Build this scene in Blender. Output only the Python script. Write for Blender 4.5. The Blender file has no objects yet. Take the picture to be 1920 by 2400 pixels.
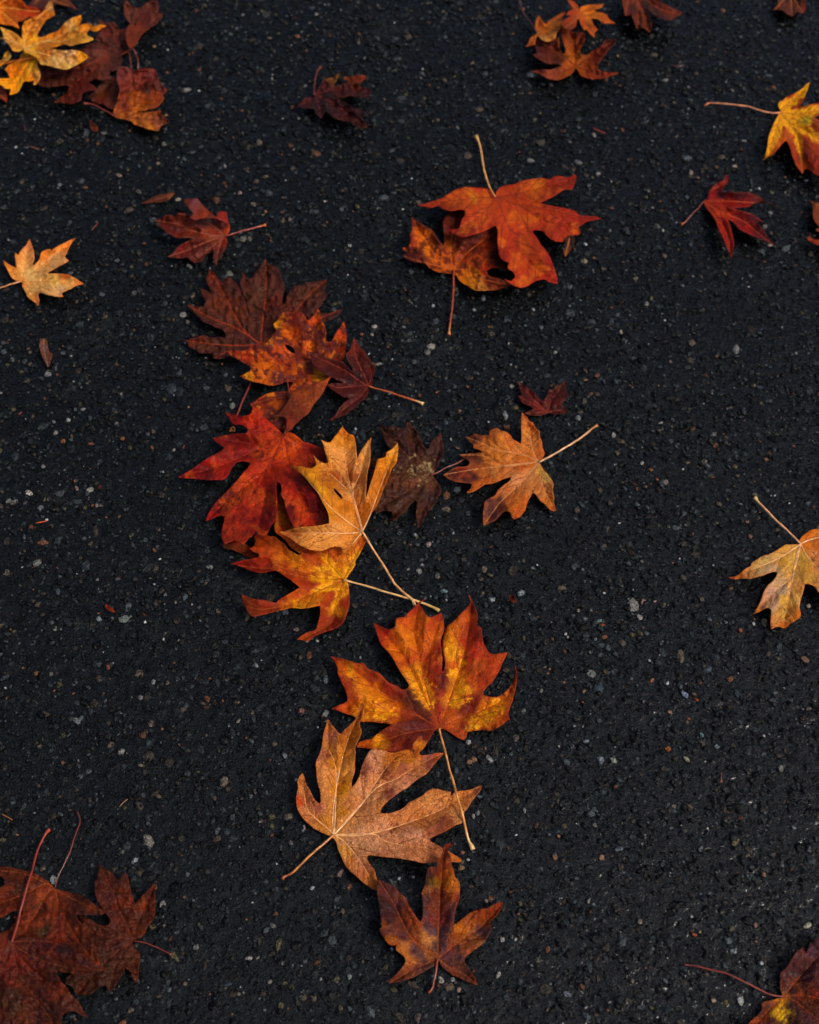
import bpy, math, random
import numpy as np
from mathutils import Vector, Matrix
from mathutils.geometry import delaunay_2d_cdt

# ------------------------------------------------------------------ camera, sky, sun, exposure
scene = bpy.context.scene
C = scene.collection
H = 1.385; TILT = math.radians(30.0); TH = math.tan(math.radians(21.0))
cam_d = bpy.data.cameras.new("Camera"); cam = bpy.data.objects.new("Camera", cam_d); C.objects.link(cam)
cam.location = (0, 0, H); cam.rotation_euler = (TILT, 0, 0)
cam_d.sensor_fit = 'VERTICAL'; cam_d.sensor_height = 36.0; cam_d.lens = 18.0 / TH
cam_d.clip_start = 0.05; cam_d.clip_end = 500
cam_d.dof.use_dof = True; cam_d.dof.focus_distance = 1.48; cam_d.dof.aperture_fstop = 5.0
scene.camera = cam

SUN_EL, SUN_AZ = 52.0, 112.0          # azimuth measured from +y (away from the camera) towards +x
w = bpy.data.worlds.new("World"); scene.world = w; w.use_nodes = True
nt = w.node_tree; bg = nt.nodes['Background']
sky = nt.nodes.new('ShaderNodeTexSky'); sky.sky_type = 'NISHITA'; sky.sun_disc = False
sky.sun_elevation = math.radians(SUN_EL); sky.sun_rotation = math.radians(SUN_AZ)
sky.air_density = 0.7; sky.dust_density = 4.0; sky.ozone_density = 0.5
nt.links.new(sky.outputs[0], bg.inputs[0]); bg.inputs[1].default_value = 0.10
sun_d = bpy.data.lights.new("Sun", 'SUN'); sun = bpy.data.objects.new("Sun", sun_d); C.objects.link(sun)
sun_d.energy = 1.5; sun_d.angle = math.radians(12); sun_d.color = (1.0, 0.95, 0.88)
el, az = math.radians(SUN_EL), math.radians(SUN_AZ)
sdir = Vector((math.cos(el)*math.sin(az), math.cos(el)*math.cos(az), math.sin(el)))
sun.rotation_euler = sdir.to_track_quat('Z', 'Y').to_euler(); sun.location = (0, 0, 3)
scene.view_settings.view_transform = 'Standard'; scene.view_settings.look = 'None'
scene.view_settings.exposure = 0.42; scene.view_settings.gamma = 1.0
scene.view_settings.use_curve_mapping = False

random.seed(7); rng = np.random.default_rng(11)

# ------------------------------------------------------------------ helpers
ct, st_ = math.cos(TILT), math.sin(TILT)
def unproj(px, py, z):
    """photo pixel (1920x2400) + height in metres -> point in the place"""
    px = np.asarray(px, float); py = np.asarray(py, float); z = np.asarray(z, float)
    x = (px-960)/1200*TH; y = (1200-py)/1200*TH
    ry = st_ + y*ct; rz = -ct + y*st_
    t = (H - z)/(-rz)
    return np.stack([x*t, ry*t, z + 0*x], -1)
def pxmm(py):
    y = (1200-py)/1200*TH
    return H/(ct-y*st_)*TH/1200           # metres covered by one photo pixel there
def lin(hexs):
    v = [int(hexs[i:i+2], 16)/255 for i in (0, 2, 4)]
    return np.array([c/12.92 if c <= .04045 else ((c+.055)/1.055)**2.4 for c in v])
def _hash(ix, iy, seed):
    n = (ix.astype(np.int64)*374761393 + iy.astype(np.int64)*668265263 + seed*974711) & 0x7fffffff
    n = ((n ^ (n >> 13))*1274126177) & 0x7fffffff
    n = (n ^ (n >> 16)) & 0x7fffffff
    return n/0x7fffffff
def vnoise(x, y, seed=0):
    ix = np.floor(x); iy = np.floor(y); fx = x-ix; fy = y-iy
    fx = fx*fx*(3-2*fx); fy = fy*fy*(3-2*fy)
    a = _hash(ix, iy, seed); b = _hash(ix+1, iy, seed); c = _hash(ix, iy+1, seed); d = _hash(ix+1, iy+1, seed)
    return (a*(1-fx)+b*fx)*(1-fy)+(c*(1-fx)+d*fx)*fy
def fbm(x, y, seed=0, oct=4):
    s = 0; a = .5; t = 0
    for o in range(oct):
        s = s+a*vnoise(x*2**o+o*17.3, y*2**o-o*9.1, seed+o); t += a; a *= .5
    return s/t
def sstep(a, b, x):
    t = np.clip((x-a)/(b-a), 0, 1); return t*t*(3-2*t)
def setp(o, **k):
    for a, v in k.items(): o[a] = v
def mesh_np(name, V, F, mat, parent=None, smooth=True, attrs=None, cols=None):
    """F: (n,3) int array"""
    me = bpy.data.meshes.new(name)
    V = np.asarray(V, np.float32); F = np.asarray(F, np.int32)
    me.vertices.add(len(V)); me.vertices.foreach_set('co', V.ravel())
    me.loops.add(F.size); me.loops.foreach_set('vertex_index', F.ravel())
    k = F.shape[1]
    me.polygons.add(len(F)); me.polygons.foreach_set('loop_start', np.arange(0, F.size, k, dtype=np.int32))
    try: me.polygons.foreach_set('loop_total', np.full(len(F), k, np.int32))
    except Exception: pass
    me.polygons.foreach_set('use_smooth', np.full(len(F), smooth, bool))
    if cols is not None:
        at = me.attributes.new('Col', 'FLOAT_COLOR', 'POINT')
        c4 = np.ones((len(V), 4), np.float32); c4[:, :3] = cols; at.data.foreach_set('color', c4.ravel())
    for nme, arr in (attrs or {}).items():
        at = me.attributes.new(nme, 'FLOAT', 'POINT'); at.data.foreach_set('value', np.asarray(arr, np.float32))
    me.update(calc_edges=True); me.validate()
    me.materials.append(mat)
    o = bpy.data.objects.new(name, me); C.objects.link(o)
    if parent is not None:
        o.parent = parent; o.matrix_parent_inverse = Matrix.Translation(-parent.location)
    return o

class N:
    """small node builder"""
    def __init__(s, name):
        s.m = bpy.data.materials.new(name); s.m.use_nodes = True; s.t = s.m.node_tree
        s.p = s.t.nodes['Principled BSDF']; s.out = s.t.nodes['Material Output']
    def n(s, typ, **k):
        q = s.t.nodes.new(typ)
        for a, v in k.items():
            if a.startswith('_'): setattr(q, a[1:], v)
        return q
    def l(s, a, b): s.t.links.new(a, b)
    def val(s, sock, v):
        if hasattr(v, 'is_output'): s.l(v, sock)
        else: sock.default_value = v
    def math(s, op, a, b=0.0, clamp=False):
        q = s.n('ShaderNodeMath'); q.operation = op; q.use_clamp = clamp
        s.val(q.inputs[0], a); s.val(q.inputs[1], b); return q.outputs[0]
    def mapr(s, v, a, b, c=0.0, d=1.0, smooth=True):
        q = s.n('ShaderNodeMapRange'); q.interpolation_type = 'SMOOTHSTEP' if smooth else 'LINEAR'
        s.val(q.inputs['Value'], v); q.inputs['From Min'].default_value = a; q.inputs['From Max'].default_value = b
        s.val(q.inputs['To Min'], c); s.val(q.inputs['To Max'], d); return q.outputs['Result']
    def mix(s, f, a, b, mode='MIX'):
        q = s.n('ShaderNodeMix'); q.data_type = 'RGBA'; q.blend_type = mode
        s.val(q.inputs[0], f)
        for sk, v in ((q.inputs[6], a), (q.inputs[7], b)):
            if isinstance(v, (tuple, list, np.ndarray)): sk.default_value = (*[float(t) for t in v[:3]], 1)
            else: s.l(v, sk)
        return q.outputs[2]
    def noise(s, scale, detail=3, rough=.55, dist=0.0, vec=None):
        q = s.n('ShaderNodeTexNoise'); q.inputs['Scale'].default_value = scale; q.inputs['Detail'].default_value = detail
        q.inputs['Roughness'].default_value = rough; q.inputs['Distortion'].default_value = dist
        s.l(vec if vec is not None else s.pos(), q.inputs['Vector']); return q
    def pos(s):
        if not hasattr(s, '_g'): s._g = s.n('ShaderNodeNewGeometry')
        return s._g.outputs['Position']
    def attr(s, name):
        q = s.n('ShaderNodeAttribute'); q.attribute_name = name; return q
    def bump(s, h, dist, strength=1.0, normal=None):
        q = s.n('ShaderNodeBump'); q.inputs['Distance'].default_value = dist; q.inputs['Strength'].default_value = strength
        s.l(h, q.inputs['Height'])
        if normal is not None: s.l(normal, q.inputs['Normal'])
        return q.outputs['Normal']

# ------------------------------------------------------------------ the road
def asphalt_material(name, use_attr):
    a = N(name)
    big = a.noise(9, 3); mid = a.noise(200, 3, .55); fine = a.noise(520, 3, .6)
    if use_attr: base = a.attr('Col').outputs['Color']
    else:
        v = a.n('ShaderNodeTexVoronoi'); v.inputs['Scale'].default_value = 170; a.l(a.pos(), v.inputs['Vector'])
        g = a.n('ShaderNodeValToRGB'); a.l(v.outputs['Color'], g.inputs[0])
        e = g.color_ramp.elements; e[0].color = (.0015, .0018, .002, 1); e[1].color = (.010, .012, .013, 1)
        base = g.outputs[0]
    dk = a.mapr(fine.outputs['Fac'], .32, .68, .3, 1.8)
    q = a.n('ShaderNodeMix'); q.data_type = 'RGBA'; q.blend_type = 'MULTIPLY'; q.inputs[0].default_value = 1
    a.l(base, q.inputs[6]); cmb = a.n('ShaderNodeCombineColor')
    for i in range(3): a.l(dk, cmb.inputs[i])
    a.l(cmb.outputs[0], q.inputs[7]); a.l(q.outputs[2], a.p.inputs['Base Color'])
    sx_ = a.n('ShaderNodeSeparateXYZ'); a.l(a.pos(), sx_.inputs[0])       # the road is wetter on its right side
    wet = a.mapr(a.math('ADD', sx_.outputs['X'], a.math('MULTIPLY', big.outputs['Fac'], .8)), .2, .75)
    a.l(a.mapr(wet, 0, 1, .34, .18), a.p.inputs['Roughness'])
    a.p.inputs['IOR'].default_value = 1.265
    a.p.inputs['Coat Weight'].default_value = 0.0; a.p.inputs['Coat Roughness'].default_value = .12
    a.p.inputs['Coat IOR'].default_value = 1.33
    nb = a.bump(fine.outputs['Fac'], .0018, .8); nb = a.bump(mid.outputs['Fac'], .003, .5, nb)
    a.l(nb, a.p.inputs['Normal']); return a.m
M_ROAD = asphalt_material('wet_bitumen', False)
M_STONE = asphalt_material('wet_aggregate', True)

# ground relief (metres): gentle undulation, lower towards the right where the water stands
def relief(x, y):
    b = (fbm(x*14+3, y*14, 5, 3)-.5)*.0022
    b -= .0005*sstep(.05, .5, x + .10*(fbm(x*4, y*4, 9, 2)-.5)*4)
    b -= .0005*sstep(.62, .25, y)*sstep(-.1, .4, x)
    return b
def fine_relief(x, y):
    return (fbm(x*170, y*170, 21, 3)-.5)*.0026 + (fbm(x*60, y*60, 31, 2)-.5)*.0012
GX0, GX1, GY0, GY1 = -.86, .86, .04, 1.98
st = .0028
gx = np.arange(GX0, GX1, st); gy = np.arange(GY0, GY1, st)
X, Y = np.meshgrid(gx, gy); nx, ny = len(gx), len(gy)
Z = relief(X, Y)+fine_relief(X, Y)-.0021
Vg = np.stack([X, Y, Z], -1).reshape(-1, 3)
i0 = (np.arange(ny-1)[:, None]*nx+np.arange(nx-1)[None, :]).ravel()
Fg = np.stack([i0, i0+1, i0+1+nx, i0+nx], -1)
# far skirt of the same sheet, out to the horizon
bx = [-60, GX0, GX1-st*.5, 60]; by = [-60, GY0, GY1-st*.5, 60]
x1, y1 = gx[-1], gy[-1]
sk = np.array([[-60,-60,0],[60,-60,0],[60,60,0],[-60,60,0],[GX0,GY0,-.0006],[x1,GY0,-.0006],[x1,y1,-.0006],[GX0,y1,-.0006]], float)
nb_ = len(Vg); Vg = np.vstack([Vg, sk])
Fs = np.array([[0,1,5,4],[1,2,6,5],[2,3,7,6],[3,0,4,7]])+nb_
road = mesh_np('road', Vg, np.vstack([Fg, Fs]), M_ROAD); setp(road, kind='structure')

# crushed stone set in the bitumen: one loose mass nobody could count
ico = None
def icosphere(sub):
    import bmesh
    bm = bmesh.new(); bmesh.ops.create_icosphere(bm, subdivisions=sub, radius=1)
    V = np.array([v.co[:] for v in bm.verts]); F = np.array([[v.index for v in f.verts] for f in bm.faces]); bm.free()
    return V, F
def stones(n, rmin, rmax, pw, sub, tint, proud, seed, xy=None, rad=None, colr=None, inset=0.0):
    r = np.random.default_rng(seed)
    bV, bF = icosphere(sub)
    if xy is None:
        # the trapezoid the photograph looks at, plus a margin
        yy = r.uniform(GY0+.01, GY1-.03, n*2); xx = r.uniform(GX0+.01, GX1-.01, n*2)
        ok = np.abs(xx) < .40+.28*np.clip((yy-.2)/1.5, -.3, 1.2)+.10
        xx, yy = xx[ok][:n], yy[ok][:n]
    else: xx, yy = xy
    n = len(xx)
    if rad is None: rad = rmin+(rmax-rmin)*r.random(n)**pw
    else: rad = np.asarray(rad)
    S = np.stack([rad*r.uniform(.7, 1.25, n), rad*r.uniform(.55, 1.0, n), rad*r.uniform(.38, .62, n)], -1)
    V = np.repeat(bV[None], n, 0)*(1+r.uniform(-.22, .22, (n, len(bV), 1)))
    # a few flat broken faces
    for k in range(3):
        d = r.normal(size=(n, 3)); d /= np.linalg.norm(d, axis=1)[:, None]
        h = r.uniform(.55, .85, n)
        p = np.einsum('nvk,nk->nv', V, d); V -= np.maximum(p-h[:, None], 0)[..., None]*d[:, None, :]
    V = V*S[:, None, :]
    a = r.uniform(0, 2*math.pi, n); ca, sa = np.cos(a), np.sin(a)
    tx = r.normal(0, .22, n)
    y0 = V[..., 1].copy(); z0 = V[..., 2].copy()
    V[..., 1] = y0*np.cos(tx)[:, None]-z0*np.sin(tx)[:, None]; V[..., 2] = y0*np.sin(tx)[:, None]+z0*np.cos(tx)[:, None]
    x0 = V[..., 0].copy(); y0 = V[..., 1].copy()
    V[..., 0] = x0*ca[:, None]-y0*sa[:, None]+xx[:, None]; V[..., 1] = x0*sa[:, None]+y0*ca[:, None]+yy[:, None]
    top = V[..., 2].max(1)
    V[..., 2] += (relief(xx, yy)+r.uniform(proud[0], proud[1], n)-top)[:, None]
    F = (bF[None]+(np.arange(n)*len(bV))[:, None, None]).reshape(-1, 3)
    if colr is None:
        pal, wt = tint
        pal = np.array(pal); idx = r.choice(len(pal), n, p=np.array(wt)/sum(wt))
        colr = pal[idx]*r.uniform(.5, 1.5, (n, 1))
    cols = np.repeat(colr[:, None], len(bV), 1)*r.uniform(.85, 1.15, (n, len(bV), 1))
    return V.reshape(-1, 3), F, cols.reshape(-1, 3)
dark = ([(.0022,.0025,.0028),(.0055,.0072,.0078),(.013,.017,.0185),(.0011,.0012,.0012),(.019,.015,.011),(.030,.036,.039),(.050,.038,.026),(.11,.105,.097),(.085,.034,.016),(.048,.042,.020)],
        [26, 20, 16, 28, 8, 6, 3.2, 1.0, 1.2, 1.4])
small = ([(.0013,.0015,.0017),(.0052,.0068,.0074),(.019,.023,.024),(.060,.065,.064),(.28,.28,.26),(.13,.055,.028)],
         [38, 26, 13, 4, .5, .8])
parts = [stones(4200, .0036, .0078, 2.2, 2, dark, (.0002, .0026), 3),
         stones(26000, .0020, .0041, 1.5, 2, dark, (-.0010, .0024), 4),
         stones(60000, .0010, .0023, 1.3, 1, small, (-.0016, .0019), 5)]
# single pale, tan and rusty stones where the photograph shows them: px, py, radius px, colour
PEB = """525,1832,15,8a7a6a 348,1970,15,9a9286 316,2016,12,a8b0b0 125,2062,10,b0b4b2 96,798,3,8a6a50 30,843,9,7a7a76 167,836,4,e8e4dc 112,877,10,9a9c9a 174,897,3,d8dcd8
160,984,7,c0c4c2 126,989,6,8a8f90 130,1014,8,aaa6a0 148,1034,8,a06a44 287,1028,7,9a6440 180,1144,6,b09086 211,1148,10,b4aea2 68,1155,11,d6cdc0 20,1175,8,90908c 96,1192,8,7c8688
233,1141,6,6a3020 217,1186,4,c06a44 545,950,13,8e9086 560,835,5,c8beb0 430,738,10,a09c94 452,695,6,9a8a70 440,755,8,8e8478 505,613,6,d0c0a0 538,643,10,8a847a 445,625,9,9a9a94
570,560,9,8a8478 418,468,8,c8b8a0 388,550,7,a09a86 395,557,6,908870 564,544,8,8c8c86 585,558,12,7d7a70 623,497,5,c08a60 562,453,6,d8b0b0 594,479,8,8a7a66
878,766,7,c8beb4 847,783,7,b07a5a 872,785,5,b4a490 1010,812,10,c0b8aa 865,831,3,f0f0f0 919,844,4,d0d0d0 984,927,6,a05a34 912,955,3,e0e0e0
1185,972,11,a8aaa6 1078,963,7,9a7a60 1145,990,3,f0f0f0 1355,980,8,9aa09a 1354,978,6,8e9290 1370,940,9,6a6456 1200,905,8,c0b8a0 1105,886,5,8a6a5a 1371,892,5,a08060 1400,880,8,7a5040
1005,1275,10,c8b0a4 981,1338,9,b8b4ac 1040,1385,9,8aa0a6 973,1255,6,c0c4c4 1062,1250,4,d0c8c0 955,1160,6,a8988c 1025,1350,9,7c746c 990,1325,6,b0aca4
1098,1740,7,d8d4d0 1152,1404,10,b0b8b8 1222,1390,10,9aa4a6 1186,1572,9,6e5a48 1110,1780,9,8a6c50 1146,1778,10,b0b0ac 1210,1730,10,7a7068 764,1594,11,8c9694 766,1670,8,a0a09c
708,1668,10,9a6a54 762,1674,9,a8a8a2 745,1706,4,e8e8e8 668,1772,9,8a9090 694,1829,5,d0d8d8 676,1915,11,7c7462 713,1939,5,c0a0a0 796,2045,11,a8887c 936,2059,5,c8d4dc 968,2055,5,dcdce0
732,2082,5,d8dcd8 682,1976,7,9a8c8c 1035,1690,8,b09a80 1101,1785,9,a07c5a 1110,1913,7,c0b0a8 1120,1906,9,8a9292 1125,1868,8,7c9094 1168,2286,8,c8c0b4 1034,2296,10,b8b4a4
1062,2296,6,c8c8c0 1054,2312,13,7a6a5a 1076,2320,6,b89a88 1082,2035,8,a8845c 1097,2016,4,d8d8d4 919,2225,5,a0c0d0 978,2100,3,e8c8a0 1140,2112,6,c0b0a0 1178,2201,6,c8c4be
1508,1411,9,c09080 1535,1410,4,d8b0a0 1555,1417,8,a08c60 1356,1432,6,c0b0a0 1370,1450,7,8a8a84 1405,1456,6,8aa4a4 1412,1465,6,b05a30 1326,1487,4,e8e4e0 1331,1494,5,d8c8b8 1500,1447,9,b8b0a8
1425,1518,9,5c6870 1482,1487,9,6a5c3c 1550,1505,8,5a6068 1655,1570,15,5a6470 1386,1578,11,8a9088 1418,1575,8,6e6038 1528,1595,6,c07850 1564,1602,5,f4f0f4 1522,1550,4,f0f0f0
1404,1613,14,48545e 1605,1628,10,9aa8c0 1570,1670,6,c08c74 1365,1646,4,d87040 1369,1621,6,b89070 1632,1640,8,b06030 1375,1738,9,8c98a0 1310,1750,5,c8c8b4 1566,1755,8,b0602c
1610,1780,9,b0a88c 1407,1780,9,8a9498 1438,1783,9,a8b09a 1680,1750,7,8a9c9a 1645,1722,6,7aa0a0 1888,1546,10,a07a64 1752,1222,7,b08a70 1822,1242,9,9a8478 1760,1257,9,a07466
1728,1625,9,3c4c58 1895,1420,6,b0a08c 1792,1458,9,9a8c70 1736,1478,6,b05c3c 1713,1380,5,b07a5a 1650,1080,9,7a7068 1895,2168,10,c8c4a8 1771,2168,7,c8988c 1627,2190,7,b8643c
1718,2230,7,8c9aa0 1736,2344,11,c8c8c0 1785,2258,6,c0ccd0 1702,2350,8,8c7c4c 1672,2346,6,c0a890 1640,2185,4,8c8c60 278,410,10,b08c7c 370,382,6,d8b49c 385,338,8,8a8a80 245,312,7,a8a49c
148,264,6,b8c4b8 38,347,4,e8e8e8 52,362,3,f0f0f0 362,108,6,b09070 393,118,4,d0d0c8 390,270,5,b08050 820,577,5,c8c8c4 680,515,8,8c8478 1372,572,5,d8e0e0 1242,375,9,8a8c88 1248,377,6,9c9c98
1048,545,9,8c8a88 1133,700,9,8c8c8c 1250,727,7,c8c4c0 1455,780,7,c0b090 1015,718,6,c0ccd0 1112,726,6,b0b4b4 1370,612,8,b0a48c 1392,318,7,a89c94 1245,1015,3,e8e8e8 1620,404,7,b8a898 1636,417,5,b8a088
1779,442,6,d0d0d4 1763,468,4,d0d0d0 1779,442,3,e8e0e0 1805,498,9,8c8c90 1808,545,8,7c6c58 1890,423,5,d8d0d8 1744,330,5,d8d4d0 1722,390,7,a88c74 1720,392,4,c8c0b0 1805,575,6,c8b098
1892,508,6,7c4c3c 1448,132,4,d0a878 1438,82,3,d0ccb8 1540,530,8,6a6a64 1490,652,7,8c8468 1680,835,6,8c6c54 1330,1095,8,646464 1560,1130,7,9c8c84 1545,1010,7,746c64 1480,1050,6,8c7c6c
232,1450,10,8a9492 290,1450,12,8c948c 88,1320,10,8e8e88 255,1565,6,b05a3c 120,1580,8,7c7c70 420,1500,6,c0b8ac 492,1330,8,9a9c9a 360,1600,7,9aa09c 180,1690,9,7c8486 330,1795,6,9c8c7c 560,1690,7,a09c90
600,1560,8,8a9290 255,2290,7,a8a8a0 460,2220,8,8c8c84 640,2170,9,7c7c74 560,2330,7,a09484 820,2290,7,9ca4a4 1380,2110,8,88847c 1450,1990,9,7c848c 1580,1890,7,a49484 1260,2250,8,7c7464 1330,2330,9,8c949c
1500,2160,7,a09080 1660,1990,8,8c8878 1830,1800,8,8c8c80 1860,1940,8,949c9c 1790,2050,7,a87c5c 1560,2300,8,7c8484 1230,1900,6,a8a8a4 1300,2010,7,9c7458 1410,2010,8,b08464"""
pb = [q.split(',') for q in PEB.split()]
pp = np.array([[float(a), float(b)] for a, b, c, d in pb]); pr = np.array([float(c) for a, b, c, d in pb])
pc = np.array([lin(d) for a, b, c, d in pb])*.36
pw_ = unproj(pp[:, 0], pp[:, 1], 0.0)
parts.append(stones(0, 0, 0, 1, 2, None, (.0016, .0027), 8, xy=(pw_[:, 0], pw_[:, 1]), rad=pr*pxmm(pp[:, 1])*.95, colr=pc))
off = 0; VV = []; FF = []; CC = []
for v, f, c in parts:
    VV.append(v); FF.append(f+off); CC.append(c); off += len(v)
agg = mesh_np('aggregate', np.vstack(VV), np.vstack(FF), M_STONE, smooth=False, cols=np.vstack(CC))
setp(agg, kind='stuff', label='crushed dark stone chips with pale flecks set in the wet asphalt', category='gravel')

# thin water standing in the hollows
wm = N('rain_water'); wm.t.nodes.remove(wm.p)
tr = wm.n('ShaderNodeBsdfTransparent'); tr.inputs[0].default_value = (.80, .83, .85, 1)
gl = wm.n('ShaderNodeBsdfGlossy'); gl.inputs['Roughness'].default_value = .12
fr = wm.n('ShaderNodeFresnel'); fr.inputs['IOR'].default_value = 1.31
ms = wm.n('ShaderNodeMixShader'); wn = wm.noise(90, 3)
bn = wm.bump(wn.outputs['Fac'], .005, .6); wm.l(bn, gl.inputs['Normal']); wm.l(bn, fr.inputs['Normal'])
wm.l(fr.outputs[0], ms.inputs[0]); wm.l(tr.outputs[0], ms.inputs[1]); wm.l(gl.outputs[0], ms.inputs[2]); wm.l(ms.outputs[0], wm.out.inputs[0])
sw = .004; wx = np.arange(GX0+.02, GX1-.02, sw); wy = np.arange(GY0+.02, GY1-.02, sw)
WX, WY = np.meshgrid(wx, wy); WZ = -.0013+.0002*sstep(.0, .5, WX)+.0011*(fbm(WX*110, WY*150, 77, 2)-.5)+.0010*(fbm(WX*9, WY*9, 78, 2)-.5)
dp = unproj(622, 232, 0); WZ = WZ+.0034*np.exp(-(((WX-dp[0])/.011)**2+((WY-dp[1])/.012)**2)**2)
i0 = (np.arange(len(wy)-1)[:, None]*len(wx)+np.arange(len(wx)-1)[None, :]).ravel()
water = mesh_np('water', np.stack([WX, WY, WZ], -1).reshape(-1, 3), np.stack([i0, i0+1, i0+1+len(wx), i0+len(wx)], -1), wm.m)
setp(water, kind='structure')

# ------------------------------------------------------------------ leaves
CELL = 4; SX0, SY0 = -400, -400
SW, SH = (2720)//CELL, (3200)//CELL
STACK = np.full((SH, SW), .0029)          # height already taken by road and leaves (metres)
def dil(A, r):
    B = A.copy()
    for d in range(1, r+1):
        B[:, d:] = np.maximum(B[:, d:], A[:, :-d]); B[:, :-d] = np.maximum(B[:, :-d], A[:, d:])
    D = B.copy()
    for d in range(1, r+1):
        D[d:] = np.maximum(D[d:], B[:-d]); D[:-d] = np.maximum(D[:-d], B[d:])
    return D
def blur(A, r):
    k = 2*r+1; P_ = np.pad(A, r, mode='edge')
    c = np.cumsum(np.pad(P_, ((0, 0), (1, 0))), 1); P_ = (c[:, k:]-c[:, :-k])/k
    c = np.cumsum(np.pad(P_, ((1, 0), (0, 0))), 0); return (c[k:]-c[:-k])/k
def sample(A, px, py):
    fx = np.clip((px-SX0)/CELL-.5, 0, SW-1.001); fy = np.clip((py-SY0)/CELL-.5, 0, SH-1.001)
    ix = fx.astype(int); iy = fy.astype(int); tx = fx-ix; ty = fy-iy
    return (A[iy, ix]*(1-tx)+A[iy, ix+1]*tx)*(1-ty)+(A[iy+1, ix]*(1-tx)+A[iy+1, ix+1]*tx)*ty
def splat(px, py, z, grow=0):
    ix = np.clip(((px-SX0)/CELL).astype(int), 0, SW-1); iy = np.clip(((py-SY0)/CELL).astype(int), 0, SH-1)
    np.maximum.at(STACK, (iy, ix), z)

ZOOM = {'Z1':(0,0,4.3125),'Z2':(680,120,7.1875),'Z3':(1200,0,4.3125),'Z4':(1620,180,5.75),'Z5':(940,300,3.59375),
 'Z6':(1570,380,4.9286),'Z7':(0,540,8.625),'Z8':(340,440,5.75),'Z9':(420,600,4.3125),'Z10':(700,740,5.390625),
 'Z11':(1020,860,4.3125),'Z12':(400,900,4.3125),'Z13':(660,980,4.107),'Z14':(520,1240,3.1944),'Z15':(1700,1150,6.341),
 'Z16':(760,1380,3.59375),'Z17':(640,1640,3.3173),'Z18':(860,1960,5.0735),'Z19':(0,1880,4.107),'Z20':(1580,2160,5.0735),
 'Z21':(1780,0,12.32), 'S':(0,0,1)}
def P(s, z):
    x0, y0, k = ZOOM[z]
    return np.array([float(t) for t in s.replace(',', ' ').split()]).reshape(-1, 2)/k+np.array([x0, y0])

def smooth_outline(pts, step, seed, jag=.5):
    n = len(pts); out = []
    d0 = pts-np.roll(pts, 1, 0); d1 = np.roll(pts, -1, 0)-pts
    ang = np.abs(np.arctan2(d0[:, 0]*d1[:, 1]-d0[:, 1]*d1[:, 0], (d0*d1).sum(1)))
    corner = ang > 1.15
    for i in range(n):
        p0, p1, p2, p3 = pts[i-1], pts[i], pts[(i+1) % n], pts[(i+2) % n]
        L = np.linalg.norm(p2-p1); m1 = (p2-p0)/2; m2 = (p3-p1)/2
        a = np.linalg.norm(m1); b = np.linalg.norm(m2)
        if a > 0: m1 = m1/a*min(a, L)
        if b > 0: m2 = m2/b*min(b, L)
        if corner[i]: m1 = (p2-p1)
        if corner[(i+1) % n]: m2 = (p2-p1)
        k = max(1, int(round(L/step)))
        for t in np.arange(k)/k:
            t2, t3 = t*t, t*t*t
            out.append((2*t3-3*t2+1)*p1+(t3-2*t2+t)*m1+(-2*t3+3*t2)*p2+(t3-t2)*m2)
    o = np.array(out)
    if jag:
        s = np.arange(len(o))
        tan = np.roll(o, -1, 0)-np.roll(o, 1, 0); tan /= np.maximum(np.linalg.norm(tan, axis=1), 1e-6)[:, None]
        nr = np.stack([tan[:, 1], -tan[:, 0]], 1)
        o = o+nr*((fbm(s*.16, s*0+seed, seed, 3)-.5)*2*jag*1.7)[:, None]
    return o
def inside(px, py, poly):
    x1, y1 = poly[:, 0], poly[:, 1]; x2, y2 = np.roll(x1, -1), np.roll(y1, -1)
    r = np.zeros(len(px), bool)
    for a, b, c, d in zip(x1, y1, x2, y2):
        if b == d: continue
        m = ((b > py) != (d > py)) & (px < (c-a)*(py-b)/(d-b)+a); r ^= m
    return r
def seg_dist(Q, A, B, want_t=False):
    """distance of points Q (n,2) to segments A->B (m,2): min over m, and the index"""
    best = np.full(len(Q), 1e9); idx = np.zeros(len(Q), int)
    for i in range(len(A)):
        d = B[i]-A[i]; L = d@d+1e-9
        t = np.clip(((Q-A[i])@d)/L, 0, 1); q = A[i]+t[:, None]*d
        dd = np.hypot(Q[:, 0]-q[:, 0], Q[:, 1]-q[:, 1])
        m = dd < best; best[m] = dd[m]; idx[m] = i
    return best, idx
def catmull(pts, step=4.0):
    out = []
    n = len(pts)
    for i in range(n-1):
        p0 = pts[max(i-1, 0)]; p1 = pts[i]; p2 = pts[i+1]; p3 = pts[min(i+2, n-1)]
        k = max(1, int(np.linalg.norm(p2-p1)/step))
        for t in np.arange(k)/k:
            out.append(.5*((2*p1)+(-p0+p2)*t+(2*p0-5*p1+4*p2-p3)*t*t+(-p0+3*p1-3*p2+p3)*t**3))
    out.append(pts[-1]); return np.array(out)

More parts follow.
